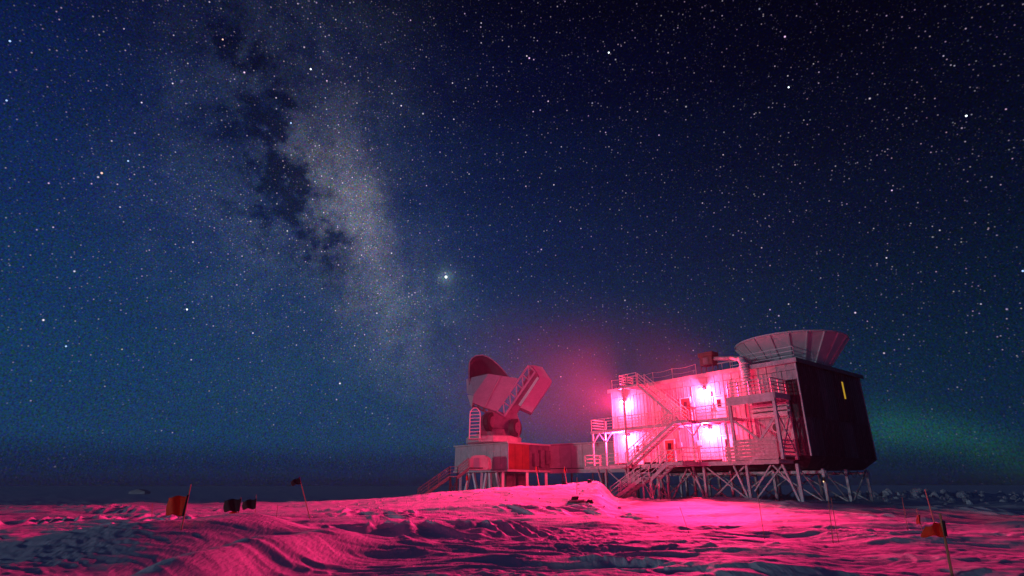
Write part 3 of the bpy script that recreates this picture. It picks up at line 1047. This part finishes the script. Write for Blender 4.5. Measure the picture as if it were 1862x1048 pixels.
# rounded vestibule beside the stair head
VS = thing('entrance_pod', 'rounded pink lit pod at the head of the far stairs', 'entrance pod', tuple(P(870, 854, 67.6)))
pts = [P(u, v, 67.3) for (u, v) in ((854, 836), (858, 830), (866, 828), (880, 828), (886, 832), (888, 840), (888, 852), (884, 855), (854, 855))]
MB().prism(pts, (.3, 1.9, 0)).build('pod_shell', M['grey'], VS)
pts = [P(u, v, 67.26) for (u, v) in ((862, 833), (872, 833), (872, 853), (862, 853))]
MB().prism(pts, (0, .05, 0)).build('pod_door', M['spt'], VS)

# enclosed link between the two buildings
LK = thing('enclosed_walkway', 'long pale enclosed walkway on posts linking the two buildings', 'walkway', (9, 69, 1))
a = Vector((4.75, 73.4, 0)); b = Vector((15.2, 65.4, 0))
d = (b - a); dn = d.normalized(); sn = Vector((-dn.y, dn.x, 0)); sn = -sn if sn.y < 0 else sn
MB().box(a + UZ * 3.75 + sn * .05, d, sn * 2.3, UZ * 2.85).build('wall', M['core'], LK)
k = 8
for i in range(k):
    MB().box(a + d * (i / k) + UZ * 3.8, d / k - dn * .05, sn * .06, UZ * 2.75).build('wall_panel', M['grey'], LK)
MB().box(a + UZ * 6.6 - sn * .1, d, sn * 2.5, UZ * .14).build('roof', M['grey'], LK)
MB().box(a + UZ * 3.2 - sn * .05, d, sn * .5, UZ * .5).build('floor_beam', M['grey'], LK)
for i in range(6):
    p = a + d * ((i + .4) / 6) + sn * (.3 if i % 2 else 1.7)
    MB().beam(p + UZ * 3.2, p + UZ * (gz(p.x, p.y) - .3), .22).build('stilt', M['darksteel'] if i % 2 else M['spt'], LK)
LKL = thing('walkway_fixture', 'small white fixture on the walkway roof beside the lower deck', 'fixture', tuple(P(1072, 808, 68.7)))
MB().beam(P(1067, 806, 68.7), P(1074, 809, 68.7), .16).build('fixture_body', M['white'], LKL)
MB().tube(P(1071, 808, 68.75), P(1071, 813, 68.75), .04).build('fixture_post', M['galv'], LKL)

# the telescope
TL = thing('radio_telescope', 'big pink lit radio telescope with dark mirror and a boom, above the far cabin', 'telescope', tuple(P(897, 812, YS)))
ctr = P(897, 812, YS)
MB().lathe((ctr.x, YS + 1.2, 0), [(3.45, zt1 + .2), (3.45, 7.35), (3.3, 7.45)], 12).build('base_plinth', M['grey'], TL)
MB().lathe((ctr.x + .4, YS + 1.2, 0), [(2.5, 7.45), (2.5, 8.2), (2.15, 8.4), (2.15, 9.2)], 20).build('azimuth_drum', M['spt_dark'], TL)
for (yy, sx) in ((YS - 1.0, 0), (YS + 2.6, 0)):
    pts = [P(u, v, yy) for (u, v) in ((874, 795), (872, 762), (884, 748), (900, 746), (918, 752), (940, 752), (947, 772), (944, 795))]
    MB().prism(pts, (0, .8, 0)).build('yoke_arm', M['spt_dark'], TL)
for (u, v, r) in ((893, 768, 1.15), (938, 778, 1.05)):
    c = P(u, v, YS - 1.0)
    ax_ = Vector((.86, -.5, 0))
    dr = MB().tube(c - ax_ * .45, c + ax_ * .25, r, 20).build('bearing_drum', M['black'], TL)
    MB().tube(c + ax_ * .2, c + ax_ * .32, r * .6, 16).build('hub', M['spt_dark'], dr)
# primary mirror: a dished plate with thickness
out = [(853, 688), (853, 672), (854, 659), (858, 652), (865, 647.5), (877, 646), (886, 649), (896, 655), (905, 663), (914, 672), (922, 682), (928, 690), (925, 706), (912, 726), (896, 736), (878, 734), (864, 722), (856, 706)]
rim = [P(u, v, YS + .9) for (u, v) in out]
cen = sum(rim, Vector()) / len(rim)
mb = MB()
lev = 6
for k in range(lev):
    f = 1 - k / lev
    for q in rim: mb.v.append(cen + (q - cen) * f + Vector((-.35, 1.0, -.25)) * (1.9 * (1 - f * f)))
n = len(rim)
mb.v.append(cen + Vector((-.35, 1.0, -.25)) * 1.9)
for k in range(lev - 1):
    for i in range(n):
        j = (i + 1) % n
        mb.f.append([k * n + i, k * n + j, (k + 1) * n + j, (k + 1) * n + i])
for i in range(n): mb.f.append([(lev - 1) * n + i, (lev - 1) * n + (i + 1) % n, lev * n])
pm = mb.build('primary_mirror', M['mirror'], TL, True, False)
sol = pm.modifiers.new('thickness', 'SOLIDIFY'); sol.thickness = .25; sol.offset = 0
mb = MB()
for i in range(n):
    mb.beam(rim[i], rim[(i + 1) % n], .14)
mb.build('mirror_rim', M['spt'], TL)
# side shield facing the camera, and the folded panels on its left
yf = YS - 1.3
side = [(888, 680), (941, 688), (903, 748), (880, 741), (859, 731.5), (861, 719)]
MB().prism([P(u, v, yf) for (u, v) in side], (0, .35, 0)).build('side_shield', M['spt'], TL)
MB().beam(P(910, 684, yf - .04), P(881, 741, yf - .04), .06).build('shield_seam', M['grey'], TL)
q = [P(888, 680, yf), P(861, 719, yf), P(849, 716, YS + 1.3), P(848, 690, YS + 1.5), P(855, 687, YS + 1.2)]
MB().prism(q, Vector((.3, .2, 0))).build('back_panel', M['spt'], TL)
q = [P(861, 720, yf), P(859, 732, yf), P(857.5, 742, YS + .2), P(850, 718, YS + 1.3)]
MB().prism(q, Vector((.3, .2, 0))).build('back_panel', M['grey'], TL)
mb = MB()
for (p0, p1) in (((861, 733), (902, 750)), ((860, 738), (896, 756)), ((866, 734), (872, 744)), ((878, 741), (884, 752)), ((888, 745), (892, 757)), ((896, 748), (888, 760))):
    mb.tube(P(*p0, YS - .9), P(*p1, YS - .9), .12, 6)
mb.build('back_structure', M['darksteel'], TL)
# boom with lattice and receiver cabin
q = [(915, 763), (963, 676), (970, 669), (981, 684), (946, 741), (931, 764)]
MB().prism([P(u, v, YS - .9) for (u, v) in q], (0, 2.0, 0)).build('boom', M['spt_dark'], TL)
ch1 = [P(903, 748, YS - 1.25).lerp(P(961, 665, YS - 1.25), i / 5) for i in range(6)]
ch2 = [P(917, 757, YS - 1.25).lerp(P(973, 676, YS - 1.25), i / 5) for i in range(6)]
for (pa, pb) in ((ch1[0], ch1[5]), (ch2[0], ch2[5])):
    MB().beam(pa, pb, .22).build('boom_chord', M['spt'], TL)
for i in range(5):
    MB().tube(ch1[i], ch2[i], .085).build('lattice_bar', M['spt'], TL)
    MB().tube(ch2[i], ch1[i + 1], .085).build('lattice_bar', M['spt'], TL)
MB().tube(ch1[5], ch2[5], .09).build('lattice_bar', M['spt'], TL)
q = [(981, 684), (1004, 693.5), (967, 750), (946, 741)]
rc = MB().prism([P(u, v, YS - 1.1) for (u, v) in q], (0, 3.0, 0)).build('receiver_cabin', M['spt'], TL)
q = [(942.5, 736), (946.5, 739), (980, 688), (977, 685)]
MB().prism([P(u, v, YS - (1.2 if i in (0, 3) else 2.1)) for i, (u, v) in enumerate(q)], (0, .06, 0)).build('white_flap', M['white'], rc)
q = [(963, 664), (972, 664.5), (986, 668), (1004, 693.5), (981, 684), (970, 669)]
MB().prism([P(u, v, YS - 1.0) for (u, v) in q], (0, 2.8, 0)).build('boom_cap', M['spt'], TL)
# hooped white ladder
HL = thing('hooped_ladder', 'white round topped ladder standing on the telescope plinth', 'ladder', tuple(P(863, 797, YS - 2.3)))
yl = YS - 2.35
arc = [P(853.3, 797, yl), P(854.5, 757, yl)]
for i in range(1, 10):
    t = math.pi * i / 10
    arc.append(P(863.8 - 9.3 * math.cos(t), 755 - 13 * math.sin(t), yl))
arc += [P(873.2, 757, yl), P(872.5, 797, yl)]
MB().path(arc, .075, 6).build('ladder_frame', M['white'], HL)
for i in range(8):
    v = 791 - i * 6.2
    MB().tube(P(854 + .02 * i, v + 1, yl), P(872.8, v, yl), .05).build('rung', M['white'], HL)
MB().box(P(863, 797, yl) - Vector((.75, -.1, .12)), (1.5, 0, 0), (0, 1.8, 0), (0, 0, .12)).build('ladder_foot', M['grey'], HL)

# far stairs
def Q(s, n, z): return Vector((-5.2 - s, 66.6 - n, z))
ss_top = P(852, 846, 66.3)
z1s = P(835, 864, 66.3).z
pb = P(760, 906, 66.3)
zz0 = P(852, 850, 66.3).z
x0 = -5.2 - P(852, 850, 66.3).x
x1 = -5.2 - P(832, 866, 66.3).x
x2 = -5.2 - P(817, 866, 66.3).x
x3 = -5.2 - pb.x
zl = P(825, 866, 66.3).z
FS = stair('staircase', 'dark open staircase from the far cabin down to the snow, left of its stilts', [((x0, zz0), (x1, zl)), ((x2, zl), (x3, pb.z))], -.6, .6, [(x1, x2, zl)], frame=Q, mat='stairsteel')
for s in (x1 + .1, x2 - .1):
    for n in (-.5, .5):
        q = Q(s, n, 0)
        MB().beam(Q(s, n, zl - .1), Q(s, n, gz(q.x, q.y) - .2), .13).build('landing_leg', M['darksteel'], FS)
MB().beam(Q(x1, .5, zl - .3), Q(x2, .5, zl - 2.4), .08).build('landing_brace', M['darksteel'], FS)
MB().beam(Q(x2, .5, zl - .3), Q(x1, .5, zl - 2.4), .08).build('landing_brace', M['darksteel'], FS)
HP = MB().box(Q(x0, -.6, zz0 - .12), Vector((1.6, 0, 0)), Vector((0, -.9, 0)) * -1.3, UZ * .12).build('landing', M['darksteel'], FS)

# ------------------------------------------------------------------ flags, poles, small things
def ground_hit(u, v):
    """where the line of sight at u, v meets the snow"""
    d = ray(u, v); t = 6.0
    while t < 120:
        p = CAM + d * t
        if p.z < gz(p.x, p.y): return p
        t += .05
    return CAM + d * 40


def flag(name, label, top, foot, y, fl, mat, group, r=.018, foot_drop=.3):
    """pole from foot (pixel) to top (pixel) at distance y; fl: cloth outline corners (pixels) hoist-top, fly-top, fly-bottom, hoist-bottom"""
    pf, pt = P(*foot, y), P(*top, y)
    ax = (pt - pf).normalized()
    g = gz(pf.x, pf.y)
    base = pf + ax * ((g - .05 - pf.z) / max(.2, ax.z)) if pf.z > g else pf
    T = thing(name, label, 'flag' if fl else 'pole', tuple(base), group)
    MB().tube(base - ax * .25, pt, r, 7, r * .75).build('pole', M['bamboo'], T)
    if fl:
        c = [P(u, v, y) for (u, v) in fl]
        nx, ny = 12, 8
        mb = MB()
        for i in range(nx + 1):
            for j in range(ny + 1):
                a_, b_ = i / nx, j / ny
                p = c[0].lerp(c[1], a_).lerp(c[3].lerp(c[2], a_), b_)
                wv = .045 * math.sin(a_ * 6.5 + b_ * 1.6) * a_ + .008 * math.sin(a_ * 15 + b_ * 4)
                sag = .012 * a_ * math.sin(b_ * 7 + 1) * a_
                mb.v.append(p + Vector((sag, wv * 1.3, sag * .5 - .02 * math.sin(a_ * 9))))
        for i in range(nx):
            for j in range(ny):
                k = i * (ny + 1) + j
                mb.f.append([k, k + 1, k + ny + 2, k + ny + 1])
        cl = mb.build('flag_cloth', M[mat], T, True, False)
        so_ = cl.modifiers.new('thickness', 'SOLIDIFY'); so_.thickness = .006
        hs = MB().tube(c[0].lerp(c[3], -.02), c[0].lerp(c[3], 1.02), r * 1.35, 8).build('sleeve', M['flag_black'] if mat != 'flag_black' else M[mat], cl)
    return T


G1 = 'route flags on bamboo poles'
flag('route_flag', 'orange flag on a leaning pole atop the left drift', (347, 881), (329, 966), 14.5, [(342, 901), (306, 905), (298, 937), (333, 938)], 'flag_orange', G1, .02)
flag('route_flag', 'larger black flag of the close pair, an orange strip below it', (438, 905), (431, 945), 18.5, [(438, 907), (407, 910), (405, 931), (434, 930)], 'flag_black', G1)
flag('route_flag', 'small orange flag half hidden below the larger black flag', (435, 926), (431, 945), 18.7, [(434, 931), (416, 931), (418, 937), (432, 937)], 'flag_orange', G1, .012)
flag('route_flag', 'right hand and smaller black flag of the close pair', (466, 900), (463, 945), 19.5, [(466, 907), (441, 912), (439, 927), (464, 925)], 'flag_black', G1, .012)
flag('route_flag', 'lone black flag high on a leaning thin pole against the sky', (545, 871), (561, 933), 30, [(544, 868), (528, 876), (530, 884), (547, 880)], 'flag_black', G1, .026)
flag('route_flag', 'orange red flag on a thick pole at the lower right corner', (1709, 934), (1735, 1065), 11.6, [(1714, 948), (1683, 957), (1676, 977), (1719, 975)], 'flag_orange', G1, .028)
flag('route_flag', 'small narrow pink red flag behind the corner flag', (1666, 925), (1684, 986), 19, [(1672, 937), (1668, 937), (1668, 953), (1673, 953)], 'flag_red', G1, .012)
flag('route_flag', 'thin red pennant on a pole in front of the walkway stilts', (974, 848), (981, 888), 52, [(977, 848), (973, 850), (975, 858), (979, 858)], 'flag_red', G1, .04)
flag('route_flag', 'thin red pennant on a pole left of the lower deck stairs', (1026, 849), (1031, 885), 51, [(1028, 850), (1025, 852), (1026, 860), (1030, 860)], 'flag_red', G1, .04)
flag('route_flag', 'thin red pennant beside the far cabin left stilt', (849, 862), (848, 895), 56, [(851, 864), (847, 866), (847, 874), (851, 874)], 'flag_red', G1, .03)
G2 = 'bare marker poles in the snow'
flag('marker_pole', 'thick bare pole leaning left above the rubble at the right', (1682, 890), (1698, 948), 22, None, None, G2, .022)
flag('marker_pole', 'thin bare pole below the ground stairs', (1236, 922), (1251, 965), 22, None, None, G2, .010)
flag('marker_pole', 'thin bare pole below the plank windbreak', (1377, 895), (1389, 972), 20, None, None, G2, .012)
flag('marker_pole', 'left of two close thin poles in front of the dark side', (1503, 880), (1514, 978), 19, None, None, G2, .012)
flag('marker_pole', 'right of two close thin poles in front of the dark side', (1511, 905), (1524, 980), 19, None, None, G2, .011)
flag('marker_pole', 'thin bare pole standing on the bright bank', (1049, 868), (1049, 912), 42, None, None, G2, .022)
flag('marker_pole', 'faint thin pole between the orange flag and the black pair', (277, 916), (276, 944), 26, None, None, G2, .014)
flag('marker_pole', 'faint thin pole right of the black pair of flags', (505, 918), (503, 938), 27, None, None, G2, .013)
flag('marker_pole', 'thin pole beside the corner flag, half behind its cloth', (1640, 905), (1650, 960), 24, None, None, G2, .012)

# dark sledge and scraps on the bank
p = ground_hit(1050, 914)
SD = thing('sledge', 'small dark sledge with a box lying on the bright snow near the ground stairs', 'sledge', tuple(p))
for k in (-.22, .22):
    MB().path([p + Vector((-.6, k, .04)), p + Vector((.6, k, .04)), p + Vector((.78, k, .16))], .04, 6).build('runner', M['black'], SD)
MB().box(p + Vector((-.5, -.27, .1)), (1.0, .0, .03), (0, .54, 0), (0, 0, .06)).build('sledge_bed', M['darksteel'], SD)
MB().box(p + Vector((-.35, -.2, .17)), (.4, .1, .02), (-.05, .3, 0), (.05, 0, .2)).build('cargo_box', M['black'], SD)
for (u, v, w_, lab) in ((1027, 872, .28, 'dark lump on the crest of the bank, left of two'), (1072, 870, .24, 'dark lump on the crest of the bank, right of two'), (1074, 914, .3, 'flat dark scrap right of the sledge')):
    p = P(u, v, 49) if v < 900 else ground_hit(u, v)
    p.z = gz(p.x, p.y) + .02
    mb = MB()
    ptl = []
    for i in range(7):
        a_ = 2 * math.pi * i / 7
        ptl.append(p + Vector((math.cos(a_) * w_ * random.uniform(.8, 1.3), math.sin(a_) * w_ * .8, 0)))
    mb.v += [q - UZ * .1 for q in ptl] + [p + (q - p) * .55 + UZ * (w_ * random.uniform(.7, 1.1) if v < 900 else .12) for q in ptl]
    mb.f += [list(range(7))[::-1], list(range(7, 14))] + [[i, (i + 1) % 7, 7 + (i + 1) % 7, 7 + i] for i in range(7)]
    tag(mb.build('debris', M['black']), lab, 'debris', 'dark scraps on the bank')

# snow blocks at the right
def chunk(mb, p, r, seed):
    rd = random.Random(seed)
    b = len(mb.v)
    ns, nr = 8, 4
    ax = [rd.uniform(.7, 1.3) for _ in range(3)]
    for k in range(nr + 1):
        ph = math.pi * k / nr
        for i in range(ns):
            a_ = 2 * math.pi * i / ns + .3 * k
            jit = rd.uniform(.72, 1.12)
            mb.v.append(p + Vector((math.cos(a_) * math.sin(ph) * r * ax[0] * jit, math.sin(a_) * math.sin(ph) * r * ax[1] * jit, math.cos(ph) * r * .8 * ax[2] * jit)))
    for k in range(nr):
        for i in range(ns):
            j = (i + 1) % ns
            mb.f.append([b + k * ns + i, b + k * ns + j, b + (k + 1) * ns + j, b + (k + 1) * ns + i])


blk = [(1482, 908, 8, 'pale snow block left of the amber stilt lamp'), (1499, 906, 9, 'tall pale snow block right behind the amber stilt lamp'),
       (1522, 907, 7, 'snow block between the two right hand stilts'), (1566, 908, 9, 'rounded snow block just right of the last stilt'),
       (1588, 909, 9, 'second snow block right of the last stilt'), (1615, 906, 10, 'largest pale snow block right of the last stilt'),
       (1645, 914, 7, 'small snow block left of the leaning thick pole'), (1668, 922, 9, 'wide snow block under the leaning thick pole'),
       (1705, 920, 9, 'snow block right of the leaning thick pole'), (1728, 925, 8, 'snow block above the corner flag'),
       (1755, 922, 8, 'snow block far right, first past the corner flag'), (1640, 925, 6, 'low snow block in front of the rubble bank')]
for i, (u, v, r, lab) in enumerate(blk):
    y = 55
    p = P(u, v, y)
    rm = r / 1000 * y * .95
    p.z = gz(p.x, p.y) + rm * .35
    mb = MB(); chunk(mb, p, rm, 100 + i)
    tag(mb.build('snow_block', M['block']), lab, 'snow block', 'snow blocks on the rubble bank')
mb = MB()
rd = random.Random(5)
for i in range(420):
    x = rd.uniform(24, 66); y = rd.gauss(56, 3.2)
    mbz = gz(x, y)
    chunk(mb, Vector((x, y, mbz + .04)), rd.uniform(.1, .36), 1000 + i)
for i in range(110):
    x = rd.uniform(-12, 8); y = rd.uniform(30, 49)
    chunk(mb, Vector((x, y, gz(x, y))), rd.uniform(.04, .13), 3000 + i)
tag(mb.build('snow_rubble', M['block']), 'loose broken snow lumps', None, None, 'stuff')

# low far hut, a pale smudge on the plain
FH = thing('distant_hut', 'tiny pale hut far off on the plain left of the orange flag', 'hut', (0, 0, 0))
p = P(245, 912, 190); p.z = gz(p.x, p.y); FH.location = p
MB().box(p + Vector((-2.6, 0, -.3)), (5.2, 0, 0), (0, 3, 0), (0, 0, 1.1)).build('wall', M['grey'], FH)
MB().prism([p + Vector((-2.7, -.1, .8)), p + Vector((2.7, -.1, .8)), p + Vector((.2, -.1, 1.5))], (0, 3.2, 0)).build('roof', M['siding'], FH)

# ------------------------------------------------------------------ the brightest lights in the sky, far outside the haze
def star_mat(c, e): return material('star_light', (0.5, 0.5, 0.5), emit=c, estr=e)
sm = {'w': star_mat((.85, .95, 1), 2.2), 'b': star_mat((.4, .6, 1), 1.2), 'o': star_mat((1, .62, .5), 1.2)}
for m_ in sm.values():
    try: m_.cycles.emission_sampling = 'NONE'
    except Exception: pass
sl_ = [(811, 504, 3.5, 'w', 'planet', 'brightest white point in the sky, above the far telescope', 'planet'),
       (1757, 211, 2.6, 'w', 'star', 'bright blue white star near the upper right edge', 'star'),
       (185, 315, 2.7, 'o', 'star', 'orange tinted star at the left, a third down the sky', 'star'),
       (18, 75, 2.6, 'b', 'star', 'blue star close to the upper left corner', 'star'),
       (12, 183, 2.3, 'b', 'star', 'blue star at the left edge below the corner star', 'star'),
       (233, 293, 2.2, 'b', 'star', 'pale blue star just right of the orange star', 'star'),
       (340, 563, 2.1, 'w', 'star', 'white star low at the left, above the teal glow', 'star'),
       (120, 630, 2.2, 'b', 'star', 'lowest bright star at the left edge of the sky', 'star'),
       (565, 126, 2.2, 'w', 'star', 'white star on top of the milky way band', 'star'),
       (405, 72, 2.1, 'o', 'star', 'orange star in the small cluster at the top left', 'star'),
       (1860, 493, 2.6, 'b', 'star', 'blue star at the right edge halfway up', 'star'),
       (1434, 159, 2.0, 'w', 'star', 'white star left of the bright upper right star', 'star'),
       (1107, 96, 2.2, 'w', 'star', 'white star at the top right of centre', 'star'),
       (529, 224, 2.2, 'b', 'star', 'blue star in the dark lane of the milky way', 'star')]
DS = 6000.0
for (u, v, r, c, nm, lab, cat) in sl_:
    p = CAM + ray(u, v).normalized() * DS
    k = 1 + .0
    rad = r * 0.68 / 1000.0 * DS / ray(u, v).length * 1.0
    mb = MB()
    mb.lathe((0, 0, 0), [(rad * math.sin(math.pi * i / 6 + 1e-3), -rad * math.cos(math.pi * i / 6)) for i in range(7)], 10)
    o = mb.build(nm, sm[c], None, True)
    o.location = p
    tag(o, lab, cat, 'brightest stars' if nm == 'star' else None)

# ------------------------------------------------------------------ haze
hm = bpy.data.materials.new('ice_haze')
hm.use_nodes = True
t = hm.node_tree
t.nodes.clear()
pv = t.nodes.new('ShaderNodeVolumePrincipled')
pv.inputs['Color'].default_value = (0.85, 0.88, 0.92, 1)
pv.inputs['Density'].default_value = HAZE
pv.inputs['Anisotropy'].default_value = 0.0
out_ = t.nodes.new('ShaderNodeOutputMaterial')
t.links.new(pv.outputs[0], out_.inputs['Volume'])
hb = MB().box((-870, -870, -4.0), (1740, 0, 0), (0, 1740, 0), (0, 0, 25.0)).build('haze', hm)
tag(hb, None, None, None, 'stuff')

# drifting ice fog that hangs round the lamps of the laboratory
fm = bpy.data.materials.new('ice_fog')
fm.use_nodes = True
t = fm.node_tree
t.nodes.clear()
co = t.nodes.new('ShaderNodeTexCoord')
ln = t.nodes.new('ShaderNodeVectorMath'); ln.operation = 'LENGTH'
t.links.new(co.outputs['Object'], ln.inputs[0])
mp = t.nodes.new('ShaderNodeMapRange'); mp.interpolation_type = 'SMOOTHSTEP'
mp.inputs['From Min'].default_value = 1.0; mp.inputs['From Max'].default_value = 0.0
mp.inputs['To Min'].default_value = 0.0; mp.inputs['To Max'].default_value = FOG
t.links.new(ln.outputs['Value'], mp.inputs['Value'])
nz = t.nodes.new('ShaderNodeTexNoise'); nz.inputs['Scale'].default_value = 2.2; nz.inputs['Detail'].default_value = 2
t.links.new(co.outputs['Object'], nz.inputs['Vector'])
m2 = t.nodes.new('ShaderNodeMath'); m2.operation = 'MULTIPLY_ADD'; m2.inputs[1].default_value = 2.4; m2.inputs[2].default_value = -0.35
m2.use_clamp = True
t.links.new(nz.outputs[0], m2.inputs[0])
m3 = t.nodes.new('ShaderNodeMath'); m3.operation = 'MULTIPLY'
t.links.new(m2.outputs[0], m3.inputs[0]); t.links.new(mp.outputs[0], m3.inputs[1])
pv = t.nodes.new('ShaderNodeVolumePrincipled')
pv.inputs['Color'].default_value = (0.9, 0.9, 0.92, 1)
t.links.new(m3.outputs[0], pv.inputs['Density'])
out_ = t.nodes.new('ShaderNodeOutputMaterial')
t.links.new(pv.outputs[0], out_.inputs['Volume'])
mb = MB()
mb.lathe((0, 0, 0), [(math.sin(math.pi * i / 12 + (1e-3 if i == 0 else -1e-3 if i == 12 else 0)), -math.cos(math.pi * i / 12)) for i in range(13)], 24)
fg = mb.build('ice_fog', fm)
fg.location = (5.4, 52.5, 11.4)
fg.scale = (20, 14.5, 9.5)
tag(fg, None, None, None, 'stuff')
S.cycles.volume_step_rate = 2.0
